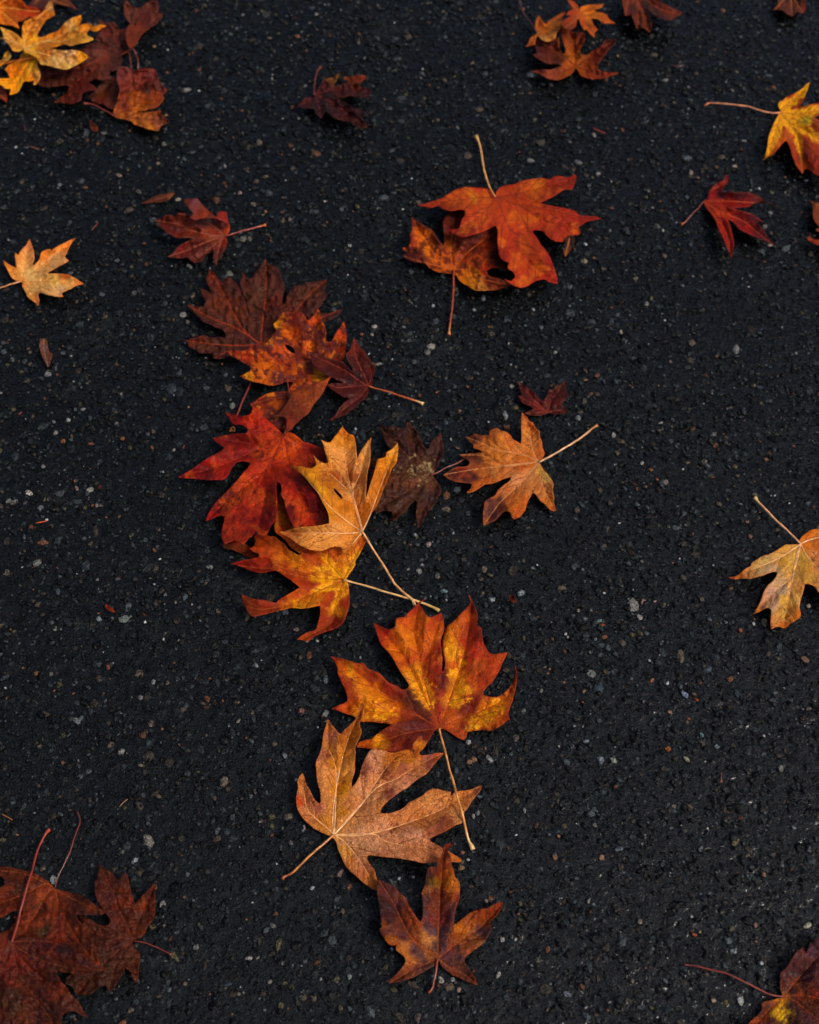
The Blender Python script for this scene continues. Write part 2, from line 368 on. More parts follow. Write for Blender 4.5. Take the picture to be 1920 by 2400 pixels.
def leaf_material(name, vein, vein2, spots, rough, sheen, tert=.25, v2k=.62, spotcol=(.02,.008,.004), bumpk=1.0):
    a = N(name)
    base = a.attr('Col').outputs['Color']
    n1 = a.noise(160, 5, .65); n2 = a.noise(700, 4, .6); n3 = a.noise(55, 4, .6)
    # cell-like net of the finest veins
    warp = a.n('ShaderNodeVectorMath'); warp.operation = 'MULTIPLY_ADD'
    wn2 = a.noise(220, 2); a.l(wn2.outputs['Color'], warp.inputs[0]); warp.inputs[1].default_value = (.002, .002, .002); a.l(a.pos(), warp.inputs[2])
    vo = a.n('ShaderNodeTexVoronoi'); vo.feature = 'DISTANCE_TO_EDGE'; vo.inputs['Scale'].default_value = 330; a.l(warp.outputs[0], vo.inputs['Vector'])
    net = a.mapr(vo.outputs['Distance'], .0, .16, 1.0, 0.0)
    gain = a.mapr(n1.outputs['Fac'], .3, .7, .80, 1.20)
    cmb = a.n('ShaderNodeCombineColor')
    for i in range(3): a.l(gain, cmb.inputs[i])
    c = a.mix(1.0, base, cmb.outputs[0], 'MULTIPLY')
    c = a.mix(a.math('MULTIPLY', net, tert*1.3), c, tuple(np.array(vein2)*.7))
    v2 = a.mapr(a.attr('v2').outputs['Fac'], -.3, 1.5, .75, 0.0); c = a.mix(v2, c, tuple(np.array(vein2)*v2k))
    v1 = a.mapr(a.attr('v1').outputs['Fac'], -.5, 1.2, .92, 0.0); c = a.mix(v1, c, vein)
    if spots:
        sp = a.mapr(n1.outputs['Fac'], .66-.05*spots, .72-.05*spots, 0, .75); c = a.mix(sp, c, spotcol)
        s2 = a.mapr(n2.outputs['Fac'], .655, .71, 0, .75); c = a.mix(s2, c, spotcol)
    a.l(c, a.p.inputs['Base Color'])
    a.l(a.mapr(n3.outputs['Fac'], .35, .65, rough-.12, rough+.12), a.p.inputs['Roughness'])
    a.p.inputs['IOR'].default_value = 1.26
    a.p.inputs['Coat Weight'].default_value = sheen*.5; a.p.inputs['Coat IOR'].default_value = 1.33; a.p.inputs['Coat Roughness'].default_value = .28
    h = a.math('ADD', a.math('MULTIPLY', net, -.35), a.math('MULTIPLY', n2.outputs['Fac'], .6))
    h = a.math('ADD', h, a.math('MULTIPLY', n1.outputs['Fac'], 1.1))
    a.l(a.bump(h, .0017*bumpk, .9), a.p.inputs['Normal'])
    return a.m
def stem_material(name, col, col2):
    a = N(name); n1 = a.noise(120, 3)
    f = a.attr('v1').outputs['Fac']
    c = a.mix(a.mapr(n1.outputs['Fac'], .35, .65), tuple(np.minimum(lin(col)*1.25, .9)), tuple(lin(col)*.7))
    c = a.mix(f, c, tuple(lin(col2))); a.l(c, a.p.inputs['Base Color'])
    a.p.inputs['Roughness'].default_value = .38; a.p.inputs['Coat Weight'].default_value = .3
    a.l(a.bump(n1.outputs['Fac'], .001, .4), a.p.inputs['Normal']); return a.m

def tube(name, path3, rad, mat, parent, sides=10, endmix=None):
    P3 = np.asarray(path3); n = len(P3)
    V = []; A = []
    up = np.array([0, 0, 1.0])
    for i in range(n):
        t = P3[min(i+1, n-1)]-P3[max(i-1, 0)]; t /= max(np.linalg.norm(t), 1e-9)
        s = np.cross(t, up); s /= max(np.linalg.norm(s), 1e-9); u = np.cross(s, t)
        for k in range(sides):
            a = 2*math.pi*k/sides
            V.append(P3[i]+rad[i]*(math.cos(a)*s+math.sin(a)*u)); A.append(0 if endmix is None else endmix[i])
    F = []
    for i in range(n-1):
        for k in range(sides):
            a = i*sides+k; b = i*sides+(k+1) % sides
            F += [(a, b, b+sides), (a, b+sides, a+sides)]
    c0 = len(V); V.append(P3[0]); A.append(A[0]); V.append(P3[-1]); A.append(A[-1])
    for k in range(sides):
        F.append((c0, (k+1) % sides, k)); F.append((c0+1, (n-1)*sides+k, (n-1)*sides+(k+1) % sides))
    o = mesh_np(name, np.array(V), np.array(F), mat, parent, attrs={'v1': A})
    return o

LEAVES = {}
def new_leaf(key, z, junc, label, group=None, name='maple_leaf'):
    j = P(junc, z)[0]
    e = bpy.data.objects.new(name, None); C.objects.link(e)
    p = unproj(j[0], j[1], .002); e.location = Vector(p.tolist()); e.empty_display_size = .02
    setp(e, label=label, category='leaf')
    e['group'] = group or 'fallen maple leaves on the wet asphalt'
    LEAVES[key] = dict(e=e, j=j, seed=len(LEAVES)*13+5)
    return e

def blade(key, z, outline, cps, veins='', lift=5., holes='', part='blade', vein='a05a28', vein2='7a3c18', vw=1.5, vw2=.55,
          mottle=None, mottle2=None, edge=None, along=None, spots=1, rough=.45, sheen=.12, step=3.2, quilt=.5, peaks='', raised=False, rvein='e0a468', v2k=.62,
          tert=.25, base=.0007, plabel=None, warp=9., gain=1.0, fold=1.0, bumpk=1.0, flecks='', fleckcol='b89c6c', sat=1.12, jag=.5, crumple=.7):
    lift *= 1.6; quilt *= 1.5
    L = LEAVES[key]; seed = L['seed']+(0 if part == 'blade' else 3); J = L['j']
    step = step if J[1] > 300 else 2.6
    po = smooth_outline(P(outline, z), step, seed, jag)
    hl = [smooth_outline(P(h, z), step, seed+1, .2) for h in holes.split(';') if h]
    R = np.percentile(np.hypot(po[:, 0]-J[0], po[:, 1]-J[1]), 85)
    # primary veins
    prim = [catmull(np.vstack([J, P(v, z)])) for v in veins.split(';') if v]
    prim += []
    sec = []
    rr = random.Random(seed)
    for vi, v in enumerate(prim):
        seglen = np.linalg.norm(np.diff(v, axis=0), axis=1); cum = np.r_[0, np.cumsum(seglen)]; T = cum[-1]
        s = T*.22; side = 1
        while s < T*.93:
            i = min(np.searchsorted(cum, s), len(v)-2); d = v[i+1]-v[i]; d = d/max(np.linalg.norm(d), 1e-6)
            ang = side*math.radians(rr.uniform(38, 52)); L2 = T*rr.uniform(.22, .48)*(1-s/T*.55)
            dd = np.array([d[0]*math.cos(ang)-d[1]*math.sin(ang), d[0]*math.sin(ang)+d[1]*math.cos(ang)])
            q = v[i].copy(); path = [q.copy()]; k = 0
            while k*5 < L2:
                bend = -side*.022+rr.uniform(-.11, .11); ca, sa = math.cos(bend), math.sin(bend)
                dd = np.array([dd[0]*ca-dd[1]*sa, dd[0]*sa+dd[1]*ca]); q = q+dd*5
                if not inside(np.array([q[0]]), np.array([q[1]]), po)[0]: break
                if len(prim) > 1:
                    own = np.hypot(*(v-q).T).min()
                    oth = min(np.hypot(*(u-q).T).min() for ui, u in enumerate(prim) if ui != vi)
                    if oth < own*.8: break
                path.append(q.copy()); k += 1
            if len(path) > 2: sec.append(np.array(path))
            side = -side; s += T*rr.uniform(.04, .10)
    # points: outline + hex grid + vein centrelines
    pts = [po]; edges = [np.stack([np.arange(len(po)), (np.arange(len(po))+1) % len(po)], 1)]; off = len(po)
    for h in hl:
        pts.append(h); edges.append(np.stack([np.arange(len(h)), (np.arange(len(h))+1) % len(h)], 1)+off); off += len(h)
    x0, y0 = po.min(0); x1, y1 = po.max(0)
    gy = np.arange(y0, y1, step*.87); G = []
    for k, yv in enumerate(gy):
        xs = np.arange(x0+(k % 2)*step/2, x1, step); G.append(np.stack([xs, np.full(len(xs), yv)], 1))
    G = np.vstack(G); G = G[inside(G[:, 0], G[:, 1], po)]
    for h in hl: G = G[~inside(G[:, 0], G[:, 1], h)]
    allseg = po; dd, _ = seg_dist(G, po, np.roll(po, -1, 0)); G = G[dd > step*.45]
    VP = np.vstack([catmull(v, 3) for v in prim]+[s for s in sec]) if prim else np.zeros((0, 2))
    if len(VP):
        VP = VP[inside(VP[:, 0], VP[:, 1], po)]
        for h in hl: VP = VP[~inside(VP[:, 0], VP[:, 1], h)]
        if len(VP):
            dd, _ = seg_dist(VP, po, np.roll(po, -1, 0)); VP = VP[dd > 1.2]
        key_ = np.round(VP/1.5).astype(int); _, ui = np.unique(key_, axis=0, return_index=True); VP = VP[ui]
        vg = set(map(tuple, np.round(VP/2).astype(int)))
        gk = np.round(G/2).astype(int); G = G[np.array([tuple(k) not in vg for k in gk])]
        pts.append(VP)
    pts.append(G); A = np.vstack(pts); E = np.vstack(edges)
    vo, eo, fo, *_ = delaunay_2d_cdt([Vector(p) for p in A.tolist()], E.tolist(), [], 0, 1e-4)
    Q = np.array([v[:] for v in vo]); F = np.array([f for f in fo if len(f) == 3])
    cen = Q[F].mean(1); ok = inside(cen[:, 0], cen[:, 1], po)
    for h in hl: ok &= ~inside(cen[:, 0], cen[:, 1], h)
    F = F[ok]
    used = np.unique(F); mp = np.full(len(Q), -1); mp[used] = np.arange(len(used)); Q = Q[used]; F = mp[F]
    a = Q[F]; cr = (a[:, 1, 0]-a[:, 0, 0])*(a[:, 2, 1]-a[:, 0, 1])-(a[:, 1, 1]-a[:, 0, 1])*(a[:, 2, 0]-a[:, 0, 0])
    F[cr > 0] = F[cr > 0][:, ::-1]      # pixel y runs down: counter-clockwise seen from above
    px, py = Q[:, 0], Q[:, 1]
    # distances
    big = np.full(len(Q), 60.)
    d1 = big.copy(); v1 = big.copy()
    for v in prim:
        d, i = seg_dist(Q, v[:-1], v[1:]); t = i/max(len(v)-1, 1)
        wv = vw*(1-.75*t); v1 = np.minimum(v1, d-wv); d1 = np.minimum(d1, d)
    d2 = big.copy()
    for v in sec: d, i = seg_dist(Q, v[:-1], v[1:]); d2 = np.minimum(d2, d)
    ed, _ = seg_dist(Q, po, np.roll(po, -1, 0))
    rj = np.hypot(px-J[0], py-J[1])/R
    # height in mm
    n1 = fbm(px/85+seed, py/85, seed, 2); n2 = fbm(px/38, py/38+seed, seed+7, 2)
    zz = lift*(.15+.85*sstep(.05, .9, rj))*np.clip(n1*1.6-.25, 0, 1.3) + lift*.35*n2*sstep(.1, .7, rj)
    zz += fold*lift*.03*np.minimum(d1, 26)*sstep(.1, .5, rj)*.8
    zz += lift*.25*sstep(16, 0, ed)*(fbm(px/50, py/50, seed+3, 2)-.45)*2
    zz += quilt*(1-np.exp(-(np.minimum(d2, d1)/5.)**2))-quilt*.8*np.exp(-(d1/5.)**2)
    zz += crumple*1.6*(1-np.abs(2*fbm(px/17+3, py/17, seed+8, 2)-1)*2.2)*sstep(0, .25, rj)
    zz += .5*(fbm(px/12, py/12, seed+5, 2)-.5)
    for pk in [q for q in peaks.split(';') if q]:
        X_, Y_, S_, H_ = [float(t) for t in pk.split(',')]; c0 = P(f'{X_},{Y_}', z)[0]; s0 = S_/ZOOM[z][2]
        zz += H_*np.exp(-((px-c0[0])**2+(py-c0[1])**2)/(2*s0*s0))
    bx0 = blur(dil(STACK, 6), 6)
    zb = sample(bx0, px, py)
    zm = zb+base+np.maximum(zz, 0)/1000
    # colour
    wx_ = px+warp*.8*(fbm(px/5, py/5, seed+13, 2)-.5)+warp*2*(fbm(px/14, py/14, seed+11, 4)-.5)+warp*2.5*(fbm(px/45, py/45, seed+31, 2)-.5)
    wy_ = py+warp*.8*(fbm(px/5, py/5, seed+14, 2)-.5)+warp*2*(fbm(px/14, py/14, seed+12, 4)-.5)+warp*2.5*(fbm(px/45, py/45, seed+32, 2)-.5)
    cl = [q.split(',') for q in cps.split()]
    if len(cl) == 1 and len(cl[0]) == 1: col = np.repeat(lin(cl[0][0])[None], len(Q), 0)
    else:
        W = []; K = []
        for X_, Y_, hx in cl:
            c0 = P(f'{X_},{Y_}', z)[0]; W.append(1/(((wx_-c0[0])**2+(wy_-c0[1])**2)+25)**2.1); K.append(lin(hx))
        W = np.array(W); K = np.array(K); col = (W.T@K)/W.sum(0)[:, None]
    mean_l = float((col@np.array([.25, .6, .15])).mean()); darkleaf = mean_l < .055; gain *= .80 if darkleaf else 1.0
    def blend(col, hx, m): return col*(1-m[:, None])+lin(hx)[None]*m[:, None]
    if darkleaf: col = col*np.array([1, .95, .5])
    if along:      # pigment that follows the veins: colour, reach px, strength
        for hx, reach, k, r0, r1 in along:
            m = sstep(reach, reach*.15, d1+reach*1.1*(fbm(px/16, py/16, seed+41, 4)-.5))*k*sstep(r1, r0, rj)
            m = sstep(.25, .55, m); col = blend(col, hx, m*min(k, 1))
    for mo in (mottle, mottle2):
        if mo:
            hx, sc, th, k = mo
            f = fbm(px/sc+9, py/sc, seed+51+int(sc), 4); col = blend(col, hx, sstep(th, th+.07, f)*k)
    for pk in [q for q in flecks.split(';') if q]:
        X_, Y_, S_ = [float(t) for t in pk.split(',')]; c0 = P(f'{X_},{Y_}', z)[0]; s0 = S_/ZOOM[z][2]
        g_ = np.exp(-((px-c0[0])**2+(py-c0[1])**2)/(2*s0*s0))
        col = blend(col, fleckcol, sstep(.58, .66, fbm(px/7, py/7, seed+91, 3)*.75+.25*g_)*sstep(.1, .5, g_)*.9)
    if edge:
        hx, wd, k = edge
        col = blend(col, hx, sstep(wd, 0, ed+wd*.8*(fbm(px/20, py/20, seed+61, 3)-.5))*k)
    col = col*(1+.40*(fbm(px/8, py/8, seed+71, 3)-.5)+.35*(fbm(px/3.3, py/3.3, seed+72, 2)-.5))[:, None]*gain
    lum = (col*[.25, .6, .15]).sum(1)[:, None]; col = lum+(col-lum)*sat
    col = np.clip(col, .0012, .9)
    m = leaf_material(f'leaf_{key}_{part}', lin(vein), lin(vein2), spots, rough, sheen, tert, v2k, bumpk=bumpk)
    o = mesh_np(part, unproj(px, py, zm), F, m, L['e'], attrs={'v1': v1, 'v2': d2-vw2}, cols=col)
    sd = o.modifiers.new('Solidify', 'SOLIDIFY'); sd.thickness = .0004; sd.offset = -1
    if plabel: o['label'] = plabel
    # raised main veins on leaves lying underside up
    if raised:
        vm = stem_material(f'vein_{key}', rvein, rvein)
        srt = (px, py, zm)
        for v in prim:
            vv = catmull(v[::2] if len(v) > 8 else v, 8); vv = vv[:max(4, int(len(vv)*.8))]
            zi = np.array([zm[np.argmin((px-q[0])**2+(py-q[1])**2)] for q in vv])
            r = np.linspace(2.1, .4, len(vv))*pxmm(vv[:, 1])*vw*.8
            tube('vein', unproj(vv[:, 0], vv[:, 1], zi+r*.35), r, vm, L['e'], 6)
    splat(px, py, zm)
    return o
def stem(key, z, path, col, col2=None, w0=2.6, w1=3.4, bulb=1.9, arch=3., lab=None, attach=True):
    L = LEAVES[key]; pts = P(path, z)
    if attach: pts = np.vstack([L['j'], pts])
    p = catmull(pts, 5.)
    n = len(p); t = np.linspace(0, 1, n)
    p = p+np.stack([fbm(t*7+L['seed'], t*0+1, 5, 3)-.5, fbm(t*7+L['seed'], t*0+5, 6, 3)-.5], 1)*3.2*np.sin(math.pi*t)[:, None]
    sx = blur(dil(STACK, 2), 3); zz = sample(sx, p[:, 0], p[:, 1])
    k = 7; zp = np.pad(zz, k, mode='edge'); zz = np.maximum(np.convolve(zp, np.ones(2*k+1)/(2*k+1), 'valid'), zz)
    rpx = w0+(w1-w0)*t+(bulb-1)*w1*sstep(.93, .995, t)+.9*(fbm(t*16, t*0+L['seed'], 3, 2)-.5)
    r = rpx*.5*pxmm(p[:, 1])*1.3
    zc = zz+r*.85+arch/1000*np.sin(math.pi*np.clip(t, 0, 1))**1.3
    pw = unproj(p[:, 0], p[:, 1], zc)
    m = stem_material(f'stem_{key}', col, col2 or col)
    tube('stem', pw, r, m, L['e'], 10, endmix=sstep(.82, .95, t))
    splat(p[:, 0], p[:, 1], zc+r)

# ---- top left pile -------------------------------------------------------------------
new_leaf('F', 'Z1', '420,-40', 'dark maroon leaf half out of the top edge, behind the orange corner leaf')
blade('F', 'Z1', '380,-60 330,0 280,60 350,80 440,90 490,60 560,40 700,70 800,110 740,50 680,-20 600,-80', '0,0,5c241c 700,50,6a3228 500,20,4a1c18', veins='700,60;350,40', lift=4, rough=.4, sheen=.3)
new_leaf('H1', 'Z1', '1250,560', 'flat dark maroon leaf right of the large yellow-tan leaf, with a long right edge')
blade('H1', 'Z1', '985,180 1060,220 1150,220 1200,300 1290,280 1270,400 1300,500 1240,540 1240,610 1200,690 1120,720 1110,600 1100,520 1000,500 900,500 850,460 1000,430 1110,470 1040,430 960,400 980,350 1010,300',
  '1060,280,5e2a26 1150,420,50231f 1200,600,48201e 1130,340,6e302a 900,480,481c18', veins='1180,420,1050,240;1150,500,1000,470', jag=1.4, crumple=2.2, lift=5, rough=.4, sheen=.35, vein='6a2a22', vein2='3c1612')
stem('H1', 'Z1', '1300,510 1320,600 1325,700', '5c1c10', attach=False, bulb=1)
new_leaf('H3', 'Z1', '1180,790', 'small blackish red leaf wedged under the maroon leaves of the top left pile')
blade('H3', 'Z1', '850,950 960,930 1000,860 1100,760 1190,800 1200,880 1180,1000 1140,1110 1080,1080 1040,1050 1000,1050 920,1010', '900,950,2c100e 1150,900,52211f 1130,1050,55262a 1000,1000,5a1c14', veins='1140,1000;1000,950', lift=4, rough=.4, sheen=.3, vein='5a1c18')
new_leaf('H2', 'Z1', '1090,560', 'wide dark maroon leaf below the yellow-tan leaf, its lobes pointing left')
blade('H2', 'Z1', '1110,510 1120,640 1110,720 1100,790 1040,805 960,800 900,830 960,870 990,920 900,920 840,940 810,1020 720,1050 640,1040 540,1030 600,980 680,920 690,870 560,870 440,880 380,860 390,780 380,700 450,600 700,500 900,490 1000,490',
  '1040,600,6c322e 1000,700,64302c 700,820,50201e 450,820,4c2420 700,960,68260e 850,870,601c12 600,700,4a1a18 900,600,5a2622 560,1020,5a2a20', veins='950,700,800,800,600,1020;900,650,650,720,420,800;1080,650,1060,780', jag=1.4, crumple=2.2, lift=6, rough=.38, sheen=.35, vein='7c2c1c', vein2='3c1612', peaks='1060,790,60,4')
new_leaf('G', 'Z1', '1320,480', 'dark wine-red leaf with a folded rusty lobe, upper right of the top left pile')
blade('G', 'Z1', '1270,0 1250,90 1260,160 1310,230 1280,300 1270,380 1290,440 1310,490 1270,520 1220,560 1350,490 1400,410 1450,340 1520,280 1590,230 1640,170 1650,130 1600,130 1610,60 1590,0 1520,10 1450,50 1390,80 1330,60 1300,20',
  '1300,130,6a3430 1350,160,5c2a28 1550,50,58221e 1580,180,5e2824 1480,150,4a1a10 1330,300,64301c', veins='1380,300,1420,160,1540,50;1310,200,1280,60;1450,300,1620,150', jag=1.2, crumple=2, lift=6, rough=.4, sheen=.3, vein='7a3a30')
blade('G', 'Z1', '1310,490 1280,430 1270,350 1285,280 1320,230 1370,260 1410,160 1460,110 1510,110 1530,170 1510,250 1450,330 1400,410 1350,470', '1320,330,6c2a0e 1400,300,64240c 1480,180,4c1408 1330,440,76300c', part='folded_lobe', lift=7, base=.0015, rough=.45, plabel='folded rusty brown lobe', fold=0)
stem('G', 'Z1', '1345,490 1390,600 1395,710', '5c1c10', attach=False, bulb=1)
new_leaf('I', 'Z1', '1150,1170', 'maroon leaf with rusty orange lower lobes and up-left stem, lowest in the top left pile')
blade('I', 'Z1', '1150,1165 1160,1100 1180,1000 1210,900 1180,780 1200,690 1280,670 1340,710 1420,700 1500,690 1580,720 1590,760 1640,860 1690,910 1640,960 1660,990 1620,1060 1540,1100 1450,1120 1370,1135 1500,1130 1620,1120 1620,1150 1680,1190 1725,1240 1640,1270 1600,1320 1520,1310 1450,1280 1370,1260 1310,1220 1230,1200 1180,1190',
  '1250,730,602a28 1370,780,84382c 1500,760,662420 1640,870,5c2824 1480,900,380e08 1300,850,742e24 1420,1000,a04c10 1250,1080,743020 1200,1170,b05e20 1380,1090,b05c28 1550,1040,944420 1400,1200,a85e30 1550,1230,8a4a30 1500,1270,c07030 1680,1240,54281e 1620,980,8c3c1c',
  veins='1280,1000,1330,850,1250,700;1350,1060,1500,960,1640,900;1400,1200,1680,1230;1300,950,1480,800,1560,730', jag=1.3, crumple=2.2, lift=7, rough=.42, sheen=.2, vein='7c3018', vein2='542012', warp=6)
stem('I', 'Z1', '1050,1110 950,1060 850,1045', '6a2418', bulb=1.6)
new_leaf('A', 'Z1', '-50,80', 'bright orange leaf cut by the top left corner, reddening at its right end')
blade('A', 'Z1', '-100,-100 -150,120 -60,230 0,240 60,250 130,260 200,290 180,250 175,215 230,210 290,170 350,180 420,110 350,70 270,60 240,20 190,-20 120,-80 0,-150',
  '50,60,dc7414 150,100,d2640c 50,200,d87812 190,270,d86c10 250,130,c84a0c 330,120,a43410 400,120,842414 120,20,d0600c', veins='100,80,300,110,400,115;80,170,190,270;80,-20', lift=7, rough=.5, sheen=.05, vein='e89838', vein2='b04808', spots=0)
new_leaf('E', 'Z1', '-60,900', 'red leaf tip at the left edge just under the yellow leaf')
blade('E', 'Z1', '-120,830 0,850 60,880 70,950 75,1010 60,1030 20,1000 -60,960 -140,930', '0,900,8c2a10 60,1000,8c3018 20,870,5c1608', veins='60,1010', lift=3)
new_leaf('C', 'Z1', '415,575', 'bright yellow-orange leaf under the tan leaf, lobes pointing down')
blade('C', 'Z1', '420,560 380,640 400,720 405,780 370,850 330,860 350,810 300,820 240,820 210,880 180,930 100,955 110,900 50,890 20,860 -60,850 -40,790 100,790 90,750 50,700 100,650 190,610 220,540 280,520 350,510',
  '300,580,dc9a30 330,600,e0a040 120,700,c87010 200,720,d88010 200,820,e09414 120,920,d88a10 60,850,e08c18 300,780,d87c10 380,750,c88a48 370,830,c8843c 300,680,d09440', veins='330,600,230,740,120,940;320,700,370,840;250,610,80,830;200,600,60,700', jag=0.7, crumple=1.4, lift=7, rough=.5, spots=0, sheen=.05, vein='c87418', vein2='b85c0c', tert=.12, gain=1.3)
stem('C', 'Z1', '200,605 70,640 -80,690', 'b86010', bulb=1)
new_leaf('D', 'Z1', '-90,690', 'small yellow-orange lobe poking in at the left edge above the yellow leaf')
blade('D', 'Z1', '-80,700 0,670 50,630 100,590 110,550 80,510 50,540 20,600 -60,650 -110,680', '50,570,e0a020 0,650,d88c14 90,580,b08c50', veins='0,640,80,540', lift=4, spots=0)
new_leaf('B', 'Z1', '250,495', 'large pale yellow-tan crinkled leaf on top of the top left pile')
blade('B', 'Z1', '240,500 190,520 130,510 90,450 40,400 30,330 0,270 100,310 170,350 230,400 220,330 240,230 280,200 350,170 420,130 460,80 500,20 530,20 540,80 555,150 500,180 460,200 430,260 390,320 380,370 420,375 480,350 560,320 610,290 660,230 730,180 820,150 820,200 790,260 850,240 920,245 940,265 1010,250 1075,262 1030,290 960,320 900,300 875,330 890,360 940,380 945,400 880,420 800,440 720,460 640,450 560,475 510,490 560,500 640,510 720,505 800,515 860,545 890,575 860,610 790,650 720,680 660,700 570,685 490,660 420,650 380,600 300,545 250,530',
  '100,350,c89448 180,450,d09040 280,300,d0883c 400,160,b8601c 500,80,a8784c 530,150,b86820 350,250,c88040 320,430,d49038 450,480,b0682c 600,400,c87828 700,240,c89858 800,180,d08018 850,280,c87420 700,360,b87830 1000,280,d87c1c 900,400,dc9c48 560,600,d8a868 700,550,ccA070 870,570,dc9434 660,690,dcac60 450,620,d09c50 330,520,dcA040 600,350,b86020 430,520,a85c24',
  veins='400,430,600,370,800,200;450,420,650,410,900,280;430,540,650,590,860,580;270,350,340,220,530,60;170,430,40,310', jag=0.7, crumple=2.2, lift=9, rough=.5, sheen=.05, vein='dca050', vein2='96501c', spots=1, quilt=.9, warp=6, mottle=('a86830',14,.56,.5), step=2.4, sat=1.12, v2k=0.85, gain=1.2)
stem('B', 'Z1', '120,420 0,385 -90,370', 'c88438', bulb=1)

# ---- top middle ------------------------------------------------------------------------
new_leaf('J', 'Z2', '410,740', 'small curled dark maroon leaf with orange rolled tip and hooked stem, alone near the top')
blade('J', 'Z2', '400,780 270,780 180,880 110,930 280,970 400,980 430,1050 520,1140 570,1050 600,1010 700,1100 800,1150 950,1180 1080,1230 1180,1290 1330,1300 1250,1180 1190,1060 1320,1110 1330,1040 1180,980 1050,940 920,860 820,800 900,780 1000,760 1100,770 1200,790 1330,760 1380,700 1320,640 1250,620 1180,600 1160,530 1250,480 1310,440 1240,405 1080,410 880,445 880,490 1020,500 900,550 780,590 730,570 780,490 850,380 800,390 740,450 650,460 540,500 480,600 440,680',
  '250,830,501610 150,930,38100e 600,600,421418 600,700,240606 900,620,440c0c 1000,450,6c2408 1230,420,8c3c0c 900,480,8a5c20 1250,700,3a1214 700,900,3a1418 1000,1050,401216 1250,1230,34100e 1250,1050,1c0606 450,900,280808 900,1100,421216',
  veins='700,650,1000,620,1300,680;600,800,900,1000,1300,1290;250,860,130,930;480,900,520,1130;560,600,830,390;700,620,1000,480,1270,430', jag=1.5, crumple=2.4, lift=9, rough=.4, sheen=.3, vein='5a1816', vein2='280a0a', spots=0, step=2.6)
stem('J', 'Z2', '410,600 430,450 460,330 520,265', '5c1c10', '782c14', bulb=1.3, arch=5)
new_leaf('K', 'Z3', '250,325', 'small orange leaf with long thin stem up-left, leftmost of the top middle cluster')
new_leaf('M', 'Z3', '650,675', 'rusty brown five-lobed leaf lying under the two small orange leaves near the top')
blade('M', 'Z3', '640,690 620,730 560,770 480,800 400,800 330,780 270,745 190,720 280,705 380,705 460,680 530,660 440,645 350,640 280,600 190,545 250,540 240,500 230,470 250,430 240,380 300,400 400,410 470,380 480,430 480,480 510,540 540,545 545,500 520,430 500,360 480,310 490,240 560,290 640,330 700,320 730,340 740,380 720,440 690,490 700,540 760,555 800,530 850,500 910,460 930,410 990,395 1050,400 1020,460 960,520 910,590 870,640 860,690 920,720 1000,730 1095,735 1020,760 930,790 850,800 770,790 700,760 665,710',
  '280,480,481c18 350,600,501e14 480,620,381408 560,360,7c3414 620,440,8a4020 700,370,7c2c10 640,600,a85a20 640,650,a8541c 600,520,a05020 400,740,9a4830 560,740,8c4018 260,730,5c241c 760,700,94400c 850,580,70240c 980,430,38120a 930,480,70240e 850,780,8c3418 1050,740,7c2c14 700,560,84401c',
  veins='560,600,420,490,280,430;640,560,620,430,560,300;740,600,870,520,1030,405;560,710,400,745,230,722;760,720,900,760,1070,738', jag=0.8, crumple=1.4, lift=9, rough=.45, sheen=.12, vein='783010', vein2='5c1c0c', warp=6, step=2.5)
blade('K', 'Z3', '250,330 240,300 240,220 270,150 300,200 340,245 380,200 450,160 500,130 545,120 520,170 500,240 480,300 450,330 440,380 400,410 350,420 300,400 260,355 240,390 230,450 180,465 140,470 170,430 190,380 240,345',
  '270,200,c05c0c 330,290,c0601c 450,200,94440c 520,140,702c10 350,380,c88a4c 420,380,c87c40 200,420,b85818 450,260,b8681c', veins='370,260,520,140;260,250,270,165;350,370,400,400;210,400,150,465', lift=7, rough=.5, spots=0, vein='a85410', vein2='a04808', warp=5, step=2.4)
stem('K', 'Z3', '210,260 150,180 110,120 80,50 75,0 70,-40', '4a1c0c', bulb=1, w0=2)
new_leaf('L', 'Z3', '690,165', 'small bright orange leaf with deeply cut lobes, uppermost of the top middle cluster')
blade('L', 'Z3', '500,240 540,190 600,160 550,150 580,110 620,95 600,60 570,20 560,-5 600,0 630,20 660,50 690,100 700,70 760,55 850,45 930,40 890,80 830,95 850,115 900,125 960,150 980,190 1045,235 980,235 920,230 870,190 800,185 830,260 870,300 840,320 835,380 790,340 750,290 730,310 700,250 680,190 660,200 640,270 590,300 540,290 510,260',
  '600,30,a0400c 640,120,94380a 750,90,c86c14 880,60,b86410 800,150,c87010 1000,220,c45c0e 700,200,b44e10 830,340,bc5808 600,220,843008 560,280,5c2010', veins='800,150,920,190,1030,235;760,80,920,45;640,80,580,10;740,240,835,370;620,220,540,280', lift=8, rough=.5, spots=0, vein='a04c0c', vein2='983c08', warp=5, step=2.4)
new_leaf('N', 'Z3', '1230,-80', 'curled brown leaf hanging in from the top edge right of the orange cluster')
blade('N', 'Z3', '1120,-60 1115,20 1130,90 1150,160 1200,150 1230,210 1260,290 1300,290 1330,280 1395,330 1410,270 1400,180 1370,130 1330,100 1380,110 1440,160 1520,190 1600,200 1640,180 1700,150 1725,130 1650,90 1560,50 1480,10 1440,-60 1300,-120',
  '1150,60,7c3418 1170,140,642410 1250,40,843618 1210,100,3c1614 1300,150,7c3414 1280,250,502018 1390,300,703018 1300,220,7a3a30 1350,50,3c2024 1450,100,401e20 1450,40,78280c 1560,90,7c3018 1650,130,6c2c1c 1500,170,3c140e', veins='1300,60,1350,180,1395,320;1380,10,1500,90,1700,140;1170,20,1150,150;1280,60,1270,280', jag=0.9, crumple=1.5, lift=12, rough=.42, sheen=.2, vein='8c3c1c', vein2='4c1c0c', warp=6, step=2.4)
